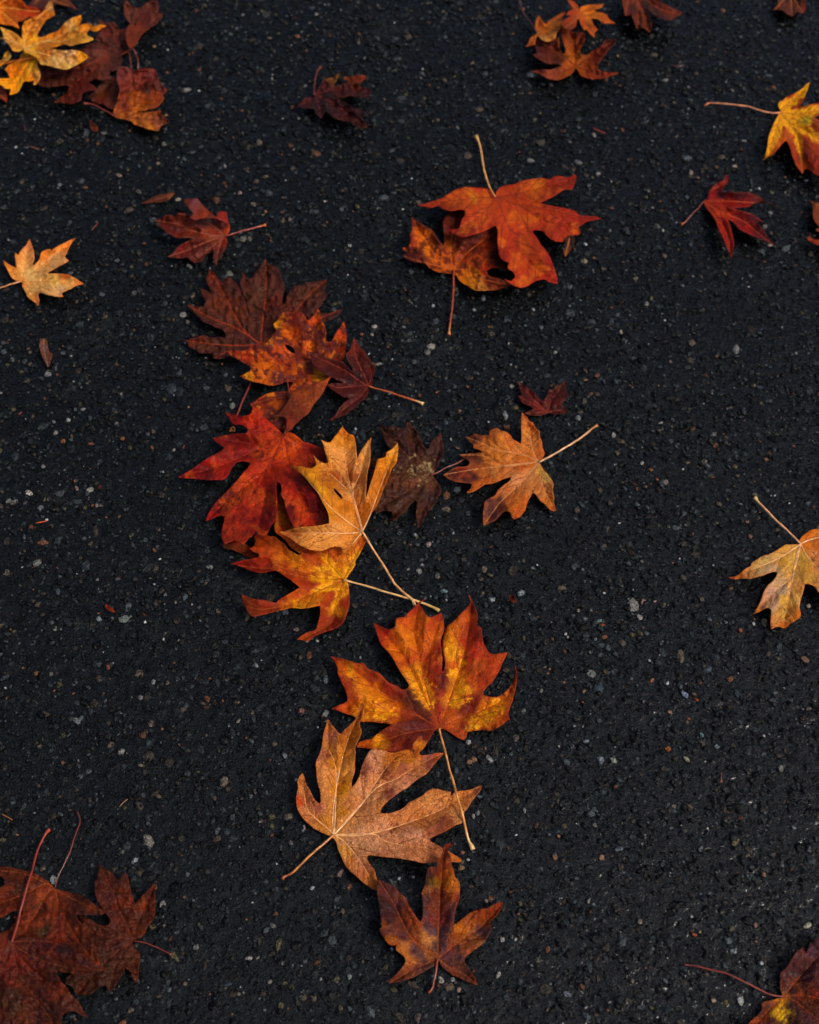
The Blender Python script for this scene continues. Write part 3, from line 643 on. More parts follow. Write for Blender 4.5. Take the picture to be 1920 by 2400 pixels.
new_leaf('AO', 'Z21', '900,-200', 'dark rust leaf edge cut by the top right of the photo')
blade('AO', 'Z21', '540,-100 530,100 380,290 560,280 700,330 800,400 960,460 1080,340 1230,380 1330,280 1330,0 1300,-300 600,-300', '900,50,30100a 550,230,5c240e 900,250,481408 1240,300,70200a 950,430,501c14', veins='950,440;450,270;1250,350', lift=5, spots=0, sheen=.2, step=2.4)

# ---- right side, upper -------------------------------------------------------------------
new_leaf('O', 'Z4', '1200,478', 'orange-red leaf with yellow along its veins at the upper right edge')
blade('O', 'Z4', '1170,490 1175,520 1130,600 1090,690 1060,760 1040,850 1030,950 1010,1040 965,1130 1040,1080 1130,1020 1200,930 1260,865 1290,870 1330,950 1370,1080 1420,1200 1500,1310 1530,1245 1580,1245 1640,1290 1725,1340 1900,1400 1950,1250 1900,1000 1980,800 2050,650 1900,600 1725,580 1660,535 1725,520 1900,480 1950,350 1725,355 1600,375 1480,405 1460,390 1510,320 1540,230 1570,160 1605,70 1560,100 1500,160 1420,210 1300,260 1240,310 1190,335 1170,380 1190,430 1210,460',
  '1580,120,90300a 1480,220,a43c08 1400,250,a84208 1380,420,841e06 1200,380,b44c0a 1280,640,8c2408 1150,850,c45808 1050,1050,a03c0c 1130,700,c86410 1090,800,94300a 1350,740,b4500a 1400,950,942c08 1520,1080,641808 1480,1250,8c3010 1650,1150,8c280a 1600,700,a43c08 1600,850,8c2408 1700,400,a03808 1540,580,b89838 1700,600,9c3c10',
  veins='1250,400,1420,280,1590,90;1180,600,1100,850,985,1110;1330,640,1450,850,1500,1290;1330,620,1600,760,1900,1000;1300,490,1500,500,1880,400', along=[('e89c18', 19, 1.0, 0, 1.35)], lift=8, rough=.48, sheen=.08, spots=0, vein='a8600c', vein2='a05008', vw=.9, warp=5, gain=1.1)
stem('O', 'Z4', '1100,490 950,460 750,400 550,370 350,355 230,355 185,390', 'dc8c5c', 'b4582c', w0=2.2, w1=2.6, bulb=1.5, arch=6)
new_leaf('S', 'Z6', '1900,600', 'rusty curled leaf entering at the right edge beside the small dark red leaf')
blade('S', 'Z6', '1600,440 1650,450 1725,470 1900,480 2050,700 2000,950 1850,990 1725,960 1640,930 1590,890 1585,865 1605,860 1635,810 1630,860 1660,890 1725,895 1800,870 1780,820 1725,805 1690,795 1690,765 1725,762 1720,740 1680,690 1655,640 1650,540 1635,470',
  '1640,460,301008 1700,500,78380c 1690,620,6c3008 1620,890,8c2c0c 1700,920,a03810 1800,600,80340c 1620,850,4c1c10', veins='1750,520,1640,460;1800,800,1620,900', lift=8, spots=0)
new_leaf('R', 'Z6', '395,450', 'small bright red leaf with narrow lobes and short down-left stem, near the right edge')
blade('R', 'Z6', '395,480 430,540 480,600 530,680 560,760 600,840 640,930 670,1000 700,1080 712,1115 730,1040 740,950 735,880 710,780 690,720 670,660 730,690 790,760 860,800 950,850 1050,890 1130,920 1215,970 1180,910 1120,850 1090,780 1020,710 1010,690 1085,690 1030,650 950,600 860,570 780,550 720,515 780,525 850,520 930,510 970,480 1060,470 1130,475 1200,480 1100,450 1060,410 980,370 900,350 800,345 700,340 620,350 610,300 650,250 670,220 675,170 660,140 640,160 620,210 540,250 490,280 460,330 440,380 430,430 400,430',
  '660,160,5c1008 650,220,8c1c08 500,300,701408 480,380,8c1c0e 600,380,501c22 800,380,48181c 1000,440,541210 1150,480,340a08 700,470,8c1c08 850,500,78180a 560,470,a02c08 620,600,b03c0a 650,700,9c2608 700,900,8c2010 715,1080,641814 850,660,6c181c 950,620,58181c 1000,800,4c1014 900,800,8a1c0a 1190,950,340e10 450,540,8c240a',
  veins='650,450,850,460,1190,480;600,580,850,680,1000,800,1205,960;500,600,650,800,710,1090;470,330,640,240,660,150', lift=10, rough=.42, sheen=.25, spots=0, vein='a83810', vein2='64140a', warp=5, peaks='560,520,110,7')
stem('R', 'Z6', '300,560 220,640 180,690 130,720', '64200c', 'a44814', w0=2.4, bulb=1.7)
new_leaf('Q', 'Z5', '445,1190', 'orange leaf blotched dark brown with an upturned left lobe, lower of the upper right pair')
blade('Q', 'Z5', '445,1230 380,1225 300,1210 240,1180 200,1140 100,1125 40,1100 15,1070 50,1055 10,1010 60,1000 80,950 75,900 95,860 90,800 85,745 120,775 160,800 210,830 260,860 290,900 330,960 360,990 365,930 360,870 355,800 380,730 400,690 480,680 550,700 700,760 820,850 830,900 830,1000 830,1090 890,1180 880,1210 830,1180 760,1180 725,1205 740,1240 800,1260 870,1280 940,1325 880,1340 800,1360 720,1370 620,1365 560,1330 500,1290 465,1240',
  '100,780,601c0c 90,950,8c2c0c 180,930,c86410 250,1020,d07014 330,1100,c05c18 60,1090,441418 30,1020,b04c14 150,1120,501810 250,1170,a04814 330,950,4c1c14 400,1100,a04410 440,720,481410 450,800,38100c 370,800,501c14 450,1000,b05410 420,900,581810 600,1010,501c1e 620,900,301014 540,1100,8c3010 700,1000,903010 800,950,481014 800,1100,2c0e08 620,1130,bc5410 700,1100,a8440c 600,1250,d07c2c 680,1310,cc8040 530,1220,c86a28 750,1290,80341a 880,1330,502010 850,1190,401810 720,1180,982c0c',
  veins='330,1120,240,1000,110,780;420,1080,430,900,450,720;550,1060,700,940,820,860;560,1200,680,1270,930,1325;300,1160,150,1120,30,1080', jag=0.9, crumple=1.2, lift=9, mottle=('4c160e', 13, .54, .85), rough=.45, sheen=.15, vein='c05a18', vein2='7c280c', vw=1.1, warp=7, peaks='180,850,90,7;760,1190,60,-2', gain=1.1)
stem('Q', 'Z5', '440,1400 425,1560 410,1670 405,1740', 'a03c1c', 'c8783c', w0=3, bulb=1.8)
new_leaf('P', 'Z5', '795,580', 'large burnt-orange leaf with a pale stem pointing up, upper of the upper right pair')
blade('P', 'Z5', '780,560 750,520 700,505 620,500 540,495 470,515 400,555 350,585 280,610 220,630 140,650 200,662 250,668 310,655 350,680 400,695 450,695 500,685 540,695 535,740 510,770 500,820 480,850 400,850 440,890 500,915 540,920 600,900 660,885 720,860 780,825 800,825 815,870 810,950 820,1020 830,1080 870,1120 910,1135 900,1180 940,1210 960,1250 930,1290 870,1270 900,1300 960,1330 1010,1345 1070,1330 1130,1290 1200,1275 1260,1300 1320,1315 1320,1270 1290,1180 1260,1100 1220,1030 1180,980 1150,930 1110,880 1120,860 1190,865 1220,900 1270,940 1330,960 1400,950 1450,930 1450,900 1500,895 1510,870 1490,840 1530,810 1560,790 1630,775 1690,765 1640,745 1560,740 1500,730 1470,700 1400,680 1300,660 1220,645 1170,630 1220,610 1280,580 1340,540 1380,520 1440,515 1460,470 1475,410 1465,385 1430,405 1390,415 1340,405 1290,410 1250,430 1180,420 1100,430 1010,445 960,470 900,480 840,495 805,530 795,570',
  '180,650,a83c14 300,630,a8400c 450,590,b85012 600,590,c87014 550,640,b04a0c 650,530,a83c10 700,620,a8400c 620,720,a43a0a 700,760,b44c0e 560,800,a03808 470,870,58180a 560,880,80280a 760,790,9c3408 900,530,a03a0c 1050,500,b44e10 1180,470,c06414 1300,470,882808 1420,460,7c2408 1240,540,a4440c 1000,620,a83c08 900,700,ac3e0a 1100,720,b04408 1250,760,a43808 1350,700,94300e 1480,780,8c280c 1640,760,6c2010 1350,850,942c08 1400,920,a03810 1200,830,9c3408 900,950,a03408 960,1080,98300a 1060,980,9c380a 1150,1100,a03c0c 1000,1250,a43808 1250,1150,8c2410 1150,1250,9c3010 1300,1300,8c2410 870,1060,8c2408 960,1180,b04c10',
  veins='650,590,450,610,160,652;760,640,650,750,450,870;850,700,910,850,970,990,1100,1150,1310,1310;1000,660,1200,780,1430,830,1500,880;950,560,1200,500,1400,450;1000,650,1250,690,1500,740,1680,765',
  lift=7, mottle=('84280a', 22, .60, .5), mottle2=('c8640c', 30, .58, .5), rough=.5, sheen=.06, spots=1, vein='7c280c', vein2='701e08', vw=.9, edge=('8c1c08', 9, .5), tert=.2, gain=1.1)
stem('P', 'Z5', '740,480 700,350 680,220 655,120 635,70', 'd89850', 'd8a054', w0=3, w1=4, bulb=1.7, arch=6)

# ---- left side ---------------------------------------------------------------------------
new_leaf('T', 'Z7', '430,1030', 'small pale tan-orange five-lobed leaf alone at the left edge')
blade('T', 'Z7', '430,1040 450,1070 445,1130 490,1200 530,1270 560,1340 620,1390 700,1450 765,1525 780,1480 790,1400 775,1330 775,1275 830,1265 900,1290 1000,1310 1100,1330 1200,1345 1280,1340 1245,1280 1270,1250 1350,1210 1450,1170 1540,1120 1620,1100 1690,1080 1620,1030 1530,970 1450,930 1380,890 1280,880 1150,870 970,870 970,850 1040,810 1120,760 1230,700 1330,650 1385,610 1330,560 1310,520 1340,470 1380,390 1420,310 1460,240 1540,150 1440,190 1330,240 1200,300 1100,360 1040,410 1020,380 980,375 900,400 840,440 810,500 805,560 770,620 720,670 690,700 655,690 690,600 695,500 690,420 660,340 630,250 600,170 580,200 550,270 480,350 400,450 380,500 350,480 310,450 300,520 310,620 325,700 330,765 260,730 180,680 60,600 90,680 140,770 180,850 230,940 300,1000 370,1025',
  '100,650,c06820 200,780,cc7824 300,900,d08438 500,500,d48c48 590,250,c87040 350,500,c87834 550,700,d49850 600,900,d0a058 900,500,c86c1c 1000,420,c06414 1100,600,dca060 1300,320,d07424 1450,210,b86420 1250,620,dc9450 900,800,d89850 1100,1000,dca850 1350,920,b85414 1400,1020,dca04c 1620,1060,c05c24 1200,1200,cc9c68 1000,1200,d49c58 1250,1330,c07028 600,1200,d49c54 700,1400,c87830 760,1500,b86830 500,1100,cc8038',
  veins='300,900,90,620;500,800,590,200;800,750,1200,450,1500,170;900,1040,1300,1050,1660,1075;600,1200,760,1500', lift=8, rough=.55, sheen=.02, spots=0, vein='c87828', vein2='c07828', vw=.6, warp=4, quilt=.35, tert=.12, edge=('b8581c', 5, .5), sat=1.0, v2k=0.92, gain=1.25)
stem('T', 'Z7', '300,1065 150,1110 0,1160 -150,1230', 'd88c50', w0=2.4, w1=2.6, bulb=1)
new_leaf('V', 'Z8', '390,80', 'small dry brown lance-shaped leaf scrap above the curled dark red leaf', group='leaf scraps on the asphalt', name='leaf_scrap')
blade('V', 'Z8', '-50,210 0,190 60,150 130,110 220,90 330,70 400,75 360,120 310,165 200,195 100,205', '100,180,52241c 250,130,4c2218 380,90,7c4c28 200,110,401c14', veins='200,150,-30,205', lift=3, spots=0, vein='6c3424')
new_leaf('U', 'Z8', '1085,650', 'curled wet dark red leaf with a rolled-over upper lobe and a stem pointing right')
blade('U', 'Z8', '1085,655 1110,700 1095,780 1060,850 1030,920 980,990 960,1050 935,1000 915,930 930,870 900,840 860,880 820,900 790,950 740,990 660,1005 620,970 560,935 500,950 400,945 300,930 370,880 430,810 520,750 620,705 700,690 600,675 500,680 420,680 340,640 280,600 260,570 210,550 200,500 150,460 85,435 180,420 260,385 320,365 400,375 450,345 530,340 600,370 680,420 760,400 920,400 1040,430 1140,490 1145,560 1120,610',
  '130,440,4c1c1c 300,430,6c2824 240,530,581a14 400,560,461010 420,620,641c18 480,500,843828 550,430,541410 650,450,68180c 600,560,7c3020 800,450,100404 750,520,582018 900,470,120503 900,560,84300c 1050,520,4c1406 1110,580,c04c08 800,600,943818 950,600,8c3010 600,640,6c3430 900,680,7c3c28 500,800,7c1c0e 700,740,541410 350,920,5c2424 600,850,64282c 700,950,5c2020 850,780,502018 960,720,7c3828 1060,740,84280e 990,900,502024 960,1010,48181c',  # the two near-black points paint the shade inside the rolled-over lobe
  veins='900,640,650,580,400,480,110,440;850,720,600,830,320,925;1010,760,960,1030;1020,600,900,500,720,430;900,800,680,980', jag=0.9, crumple=1.6, lift=9, rough=.36, sheen=.35, spots=0, vein='8c4430', vein2='6c2c24', warp=6)
blade('U', 'Z8', '640,425 600,390 640,360 650,345 620,310 570,250 530,200 525,160 560,140 620,150 700,140 760,210 830,280 900,340 950,390 975,380 970,330 1030,315 1090,325 1110,380 1130,480 1138,500 1040,445 920,408 800,408 690,435',
  '560,170,5c1c14 680,190,80464a 650,260,84403c 720,260,7c3830 780,330,6c200c 850,370,84300c 700,390,6c200a 930,400,58180a 1050,350,7c1c0a 1040,400,702010 1110,440,801c0a', veins='', part='folded_lobe', lift=7, base=.004, rough=.34, sheen=.4, spots=0, plabel='rolled-over glossy red lobe', fold=0)
stem('U', 'Z8', '1250,600 1400,560 1550,520 1630,500', '84280e', 'c05c14', w0=2.6, bulb=1.9, arch=4)
new_leaf('SC', 'S', '103,794', 'small tapering brown scrap of leaf at the left, below the pale tan leaf', group='leaf scraps on the asphalt', name='leaf_scrap')
blade('SC', 'S', '97,794 94,798 92,810 94,822 99,836 105,848 112,861 116,856 118,846 122,835 123,828 116,825 112,812 111,800 107,793', '98,798,643818 97,812,6c4c44 108,830,5c3428 114,850,4c2c20', veins='104,820,113,858', lift=2, spots=0, vein='7c5c4c', step=2)

# ---- centre chain -----------------------------------------------------------------------
new_leaf('W', 'Z9', '830,890', 'very large dark maroon leaf at the top of the central chain, red veins fanned out')
blade('W', 'Z9', '780,905 700,950 640,970 560,1000 480,1030 400,1045 345,1040 330,990 240,980 200,975 160,940 100,910 80,870 35,850 90,850 130,830 200,805 260,805 320,820 400,815 460,820 470,805 450,760 400,730 330,700 250,670 200,610 150,560 100,520 75,485 130,495 190,505 250,505 270,460 240,410 215,330 260,345 330,370 285,290 280,240 300,180 310,130 340,160 370,190 400,230 440,250 470,220 500,210 540,235 590,290 620,340 640,400 670,450 680,510 690,560 720,600 705,540 690,490 680,440 650,380 620,310 615,220 625,150 660,180 700,230 750,210 780,150 820,110 840,70 870,30 900,75 950,105 1000,120 1020,160 1040,220 1065,290 1060,350 1050,430 1045,490 1070,470 1080,420 1110,370 1150,310 1190,285 1240,300 1290,275 1360,260 1430,250 1495,235 1490,290 1470,360 1490,400 1460,450 1430,510 1400,545 1450,580 1520,575 1590,550 1655,535 1620,580 1560,630 1490,660 1400,680 1250,720 1050,800 880,890',
  '310,200,6c2418 350,300,5c2018 280,370,542420 500,300,48201a 550,450,60281e 400,450,743428 400,580,64302a 200,550,5c2c24 300,640,50241e 600,600,6c3024 500,700,5c2c28 600,800,502626 700,700,582822 750,850,482022 200,850,6c2c1c 400,850,48221c 250,920,54281e 450,980,4c2420 880,100,44201c 950,170,582c2c 700,300,4c201c 800,320,58302e 950,350,603230 750,450,58302c 1000,450,6c2820 850,550,48201c 900,680,4c1c16 780,650,4c2426 1200,350,4c2420 1350,330,5c302c 1250,450,582c28 1450,280,502420 1300,600,4c242a 1550,600,4c2424 1100,600,602420',
  veins='835,760,850,600,875,400,882,220,870,45;740,830,620,700,530,530,430,340,320,160;560,720,400,660,250,590,90,495;600,905,350,890,50,853;930,800,1010,740,1150,600,1280,430,1480,245;1000,800,1300,680,1640,540;700,960,500,960,370,1030',
  jag=1.2, crumple=2.2, lift=4, quilt=.8, rough=.40, sheen=.22, vein='943414', vein2='431812', vw=1.5, spots=1, mottle=('38100e', 14, .6, .5), tert=.3, edge=('3a1210', 8, .5))
stem('W', 'Z9', '800,1000 760,1160 725,1270 700,1340 640,1470 590,1600 560,1670', '7c2410', w0=3, w1=3.4, bulb=1.3, arch=2)
new_leaf('X', 'Z9', '1525,1215', 'orange leaf mottled with maroon and partly folded over itself, on the big maroon leaf')
blade('X', 'Z9', '1530,1215 1560,1150 1620,1060 1660,1050 1680,1000 1690,900 1690,800 1680,720 1665,660 1630,720 1590,770 1550,850 1530,870 1490,860 1480,820 1485,760 1470,700 1440,640 1420,570 1400,525 1380,570 1340,620 1300,655 1250,580 1200,562 1100,565 1050,570 1010,620 985,660 950,688 980,760 960,790 900,850 870,880 820,890 720,890 700,940 600,965 490,968 540,1010 600,1045 660,1080 710,1110 725,1130 715,1160 660,1190 615,1210 650,1235 730,1265 800,1280 870,1300 930,1310 1000,1300 1080,1275 1160,1275 1120,1320 1115,1365 1000,1370 900,1390 820,1430 770,1460 722,1497 745,1540 720,1600 760,1660 900,1720 1040,1750 1130,1760 1160,1720 1250,1600 1400,1350 1530,1225',
  '1665,700,c84008 1620,850,c0500c 1640,1000,a83808 1560,950,64200e 1400,560,d05c10 1400,640,c04808 1380,750,4c1c20 1320,900,d86c0c 1300,840,c85c0c 1430,850,4c1c20 1300,700,581c18 1150,650,6c1c14 1000,600,541c16 970,690,d8900c 1100,770,c85c08 1200,790,bc4c0c 1000,780,4c2022 1000,850,501c1e 900,880,dc800c 800,930,7c200c 600,980,9c2c0a 700,1050,a43408 800,990,c05010 950,980,ac400e 1050,950,bc4c0a 1000,1080,a04010 850,1130,cc640c 1100,1100,9c3c18 1200,1050,6c2418 1180,1160,c0580c 1300,1180,602220 1000,1230,58262a 850,1230,c4600c 650,1210,e0900c 1150,1230,5c2420 1400,1210,d88814 1300,1250,a04010 1480,1220,d88c1c 1180,1310,c4540c 1350,1050,4c1c1c 1250,950,c4540c 800,1480,8c300c 950,1410,d07410 1000,1500,b85020 1050,1400,5c2420 900,1580,6c2c1c 750,1600,b83c0c 1100,1690,6c2414 1000,1680,54241c',
  veins='1300,1175,1050,1110,850,1060,550,980;1400,1050,1330,900,1380,700,1400,550;1580,1050,1640,850,1665,690;1380,1090,1200,900,1100,750,980,690;1250,1240,1000,1260,640,1215;1150,1400,900,1450,750,1500',
  holes='1065,900 1110,903 1155,935 1182,985 1145,980 1100,945', mottle=('501a18', 13, .50, .9), mottle2=('d0700c', 11, .66, .7), jag=0.7, crumple=1.2, lift=6, rough=.45, sheen=.12, vein='8c3008', vein2='64180c', vw=.8, spots=1, warp=8, edge=('a83c08', 4, .4))
new_leaf('Y', 'Z10', '880,885', 'small dark wine-red leaf with an orange stem pointing right, overlapping the mottled orange leaf')
blade('Y', 'Z10', '880,900 885,960 850,1040 780,1090 720,1160 650,1200 600,1250 520,1280 460,1305 400,1340 390,1315 450,1265 500,1200 545,1130 600,1070 640,1045 560,1020 480,970 400,910 350,870 380,860 460,850 540,855 560,840 480,810 400,770 340,740 260,690 190,630 160,580 150,510 100,455 170,460 230,490 300,520 380,540 460,565 550,575 600,620 660,690 690,690 650,620 610,540 605,470 640,450 665,400 680,320 700,280 740,320 780,400 820,430 860,490 900,560 940,630 965,690 940,760 940,870 900,890',
  '200,510,481410 300,580,581c18 500,640,501612 250,670,4c1010 350,700,2c0a06 600,740,3c100c 620,820,240806 720,330,581614 720,420,6c2422 850,550,4c181c 750,700,2c0a08 900,700,4c0e0c 880,840,340c08 650,560,3c0e0a 500,900,4c1412 650,960,44140e 800,950,481410 700,1100,40120e 550,1200,502020 430,1310,401410',
  veins='780,830,600,700,400,600,120,465;850,790,790,670,710,480,700,300;700,890,520,910,370,872;800,1000,650,1120,400,1325;920,780,900,650', lift=8, rough=.36, sheen=.3, spots=0, vein='8c3018', vein2='641c14', vw=.8, warp=7)
stem('Y', 'Z10', '960,915 1050,940 1250,1000 1430,1060 1510,1085 1575,1115', 'b8541c', 'e0b878', w0=2.6, w1=3.4, bulb=2.0, arch=4)
new_leaf('AF', 'Z14', '913,380', 'orange leaf with bright yellow patches round its stem joint, below the red and tan leaves')
blade('AF', 'Z14', '20,140 0,110 60,105 120,80 180,110 270,180 290,215 215,215 150,185 80,155', '50,120,5c2c0c 150,140,6c2c0c 230,190,843010 100,90,7c240c', part='folded_lobe', lift=3, spots=0, fold=0, plabel='brown folded strip at the left end')
blade('AF', 'Z14', '935,370 960,330 1000,270 1000,240 1030,190 1060,130 1080,80 1070,50 1000,55 900,60 800,40 802,-49 790,-100 742,-219 676,-345 560,-330 469,-300 413,-234 413,-160 402,-64 395,-20 402,20 450,60 490,100 520,140 560,165 600,190 570,195 530,170 500,150 470,110 430,80 400,55 350,50 330,40 300,50 250,40 245,60 250,90 235,130 210,145 240,170 280,185 270,210 215,225 150,235 60,260 110,270 170,290 230,315 300,328 360,315 410,312 460,345 520,385 570,425 582,435 540,465 480,500 430,530 400,550 350,540 310,530 250,525 200,510 150,490 155,540 180,590 200,630 230,655 290,645 370,625 450,605 520,590 600,595 680,585 735,575 735,640 720,700 700,755 640,775 590,805 565,825 600,830 650,835 700,800 760,775 820,755 880,725 920,680 940,620 958,560 955,480 945,400',
  '1060,90,a84c08 1000,180,bc580c 960,240,d8880c 920,170,c4640c 850,180,bc540c 740,120,94300a 650,160,a83c08 550,130,b04c0c 500,60,a84008 600,0,a04418 450,-100,a8581c 600,-200,a44018 750,-100,84341a 430,-200,9c501c 270,60,8c2810 300,130,a8400c 400,130,b8500c 450,220,c86c10 300,240,9c2c0c 100,260,7c1410 220,290,6c0e10 350,290,64100c 460,280,b04808 550,240,d07c10 600,300,c06410 700,220,b85408 500,370,942c08 600,380,a03808 650,430,983008 800,330,e09c10 850,290,c86c08 700,470,c06008 560,490,b04c08 450,540,a43c08 580,570,d88c10 700,530,c87408 350,560,80240c 200,530,70240e 230,620,6c240e 400,610,7c2c0c 820,480,b04408 780,560,9c3408 900,450,d88c10 930,550,943008 850,620,c87408 760,690,94300a 860,700,7c1c08 600,820,90381c 700,770,843010 500,590,c46808 850,390,dc9410',
  veins='760,370,560,350,400,300,250,290,80,262;780,440,640,500,500,565,300,600,165,570;880,480,840,600,820,700,600,825;960,280,1030,150,1075,70;860,320,740,170,600,-50,450,-280;740,320,560,250,350,120,255,60',
  along=[('ee9e1c', 17, 1.0, 0, .6)], lift=9, rough=.46, sheen=.08, spots=1, vein='9c4c0c', vein2='94400a', vw=.7, warp=8, mottle=('8c2c0a', 24, .6, .5), peaks='250,590,110,5')
stem('AF', 'Z14', '1000,405 1100,430 1250,475 1400,520 1520,560 1590,590 1628,612', 'e0a868', 'c8a050', w0=3.2, w1=4.4, bulb=1.5, arch=5)
new_leaf('AC', 'Z12', '1150,505', 'large vivid red-orange leaf in the middle of the chain, a lobe pointing far left')
blade('AC', 'Z12', '1130,495 1060,430 1000,385 960,350 890,320 830,290 800,310 720,325 650,310 600,300 555,290 590,340 615,390 640,410 700,408 750,430 785,460 765,495 700,500 620,505 540,520 430,545 450,580 500,610 540,640 520,665 450,710 360,760 290,810 200,870 80,940 160,952 260,960 360,968 450,970 530,965 570,930 600,880 630,830 680,790 740,780 800,795 780,840 740,890 690,950 620,1030 550,1100 490,1160 430,1230 390,1300 355,1380 400,1370 460,1340 520,1325 545,1340 535,1400 520,1460 512,1540 530,1580 545,1620 600,1600 660,1580 700,1600 735,1620 790,1560 840,1520 860,1490 890,1520 940,1530 980,1500 1010,1440 1050,1390 1070,1300 1075,1200 1075,1110 1070,1050 1075,985 1110,1010 1125,1070 1115,1120 1140,1160 1165,1260 1200,1360 1240,1450 1320,1440 1420,1430 1530,1435 1570,1420 1605,1395 1590,1330 1550,1240 1500,1150 1450,1060 1370,980 1300,900 1300,860 1430,850 1460,820 1530,790 1590,795 1570,720 1545,655 1480,630 1410,600 1340,580 1270,520 1220,495 1170,490',
  '570,310,a83010 700,350,8c1c08 830,320,c43c08 900,400,a82c08 1000,430,b03010 850,470,7c1810 650,560,581010 480,550,741808 750,600,6c1408 900,600,982c08 1050,560,ac3c08 700,710,7c1808 550,690,8c2810 400,780,8c140a 150,930,7c1008 350,870,5c1410 500,830,942418 350,940,64100a 550,930,942010 650,770,84200a 900,710,5c120a 1100,650,b84408 950,820,ac3808 1060,850,942808 850,900,a03008 800,1000,b84408 700,1080,a83c08 640,1130,581410 600,1180,8c3810 450,1280,8c1c14 370,1370,8c1810 950,1000,a82c0c 850,1150,b44008 900,1250,a83410 1020,1060,6c1408 700,1250,a02c0c 600,1330,943010 600,1450,983010 750,1400,a8340c 850,1400,70140a 950,1430,7c180a 1030,1340,781808 580,1580,84280e 750,1560,8c2810 1250,600,bc4c0c 1400,660,842010 1530,760,5c100a 1350,770,8c2c0c 1200,720,bc4808 1250,800,a83408 1200,900,7c1c0a 1350,1000,701412 1200,1050,ac3008 1280,1100,a02810 1400,1150,84140e 1220,1290,601008 1330,1260,bc4408 1450,1240,6c0c08 1400,1380,a02808 1560,1380,6c2010 1180,1200,a83c08',
  veins='1000,590,820,690,600,790,350,870,100,940;1000,480,850,400,700,340,570,300;1080,650,950,880,800,1010,600,1150,370,1370;1030,780,920,980,960,1120,880,1450;1165,620,1200,800,1260,1030,1340,1220,1480,1420;1250,580,1400,660,1570,770;1000,650,800,600,450,550',
  jag=0.5, crumple=1.0, lift=7, rough=.46, sheen=.1, spots=1, vein='802008', vein2='741808', vw=.8, mottle=('641008', 26, .60, .6), mottle2=('bc500c', 28, .62, .45), warp=9, holes='', fleckcol='4c0e0a', flecks='1220,1290,70;1450,1240,70;640,1130,60;600,1180,80;1040,1340,50;460,1250,60;590,1490,40;840,1090,30;900,710,50;380,900,60', gain=1.1)
stem('AC', 'Z12', '1165,450 1185,360 1205,200 1198,100 1185,0 1170,-60', '6c1c10', w0=3, w1=3, bulb=1.2, arch=1)
blade('X', 'Z9', '1535,1215 1500,1240 1400,1280 1280,1320 1180,1345 1130,1400 1090,1480 1020,1570 950,1620 1040,1620 1090,1640 1085,1700 1080,1785 1110,1765 1150,1720 1190,1690 1240,1640 1310,1590 1370,1490 1440,1400 1500,1290',
  '1530,1225,b04a0c 1450,1300,843810 1300,1340,6c2c10 1250,1420,7c3414 1350,1450,803810 1150,1450,5c240c 1200,1550,64280e 1000,1610,54200c 1300,1560,7c3010 1150,1620,5c1c10 1100,1690,8c3014 1100,1740,702810', veins='', part='folded_lobe', lift=4, base=.003, rough=.42, sheen=.15, plabel='brown underside of the folded-over lobe', fold=0, mottle=('8c4418', 14, .6, .5), peaks='1300,1350,120,6', vein2='4c1a0a')
new_leaf('AE', 'Z13', '1440,545', 'brownish purple leaf with pale flecks near its stem, right of the tan-orange leaf')
blade('AE', 'Z13', '1440,545 1500,480 1540,400 1560,320 1550,240 1535,135 1500,170 1450,220 1415,290 1390,290 1360,240 1320,160 1290,110 1250,60 1210,30 1195,70 1180,100 1100,80 1010,75 925,58 960,110 985,180 1010,250 1060,310 980,330 920,380 860,370 855,420 850,500 840,640 870,720 900,800 900,900 940,910 980,890 1060,900 1070,950 1045,1005 1090,980 1140,940 1190,900 1240,830 1290,790 1310,800 1300,870 1300,950 1310,1060 1340,1030 1380,950 1430,880 1480,820 1500,760 1540,730 1530,660 1490,590 1460,560',
  '960,80,30140c 1080,130,3c1c1a 1150,200,3a1c1c 1220,90,3c1a16 1250,200,4c2420 1350,300,44201e 1520,200,4c2420 1500,330,3c1c1e 1480,430,402022 1050,250,4c281e 1200,330,3c1c1c 1350,440,543428 1000,450,2c1414 1250,480,482624 1200,550,5c3830 1100,620,6c3828 1250,640,7c4434 1380,600,6c4c3c 1450,650,5c342c 1300,720,50302e 1150,720,48282a 1000,700,4c2824 1100,850,54342e 950,850,4c2824 1400,750,44282c 1350,900,502820 1320,1030,40201a 1500,700,402224 1080,960,4c2418',
  veins='1380,470,1300,350,1210,50;1320,440,1150,300,1000,140,930,65;1480,430,1510,300,1540,150;1300,525,1050,525,855,500;1350,610,1150,740,900,880;1440,650,1400,800,1315,1050;1300,720,1100,900,1050,1000', jag=1.0, crumple=1.8, lift=5, rough=.38, sheen=.25, spots=1, vein='5c2c20', vein2='34140e', vw=.8, quilt=.7, warp=7, mottle=('6c3c28', 18, .6, .5), flecks='1400,490,75;1290,510,60;1120,520,45;1380,600,60;1270,370,30', gain=0.9)

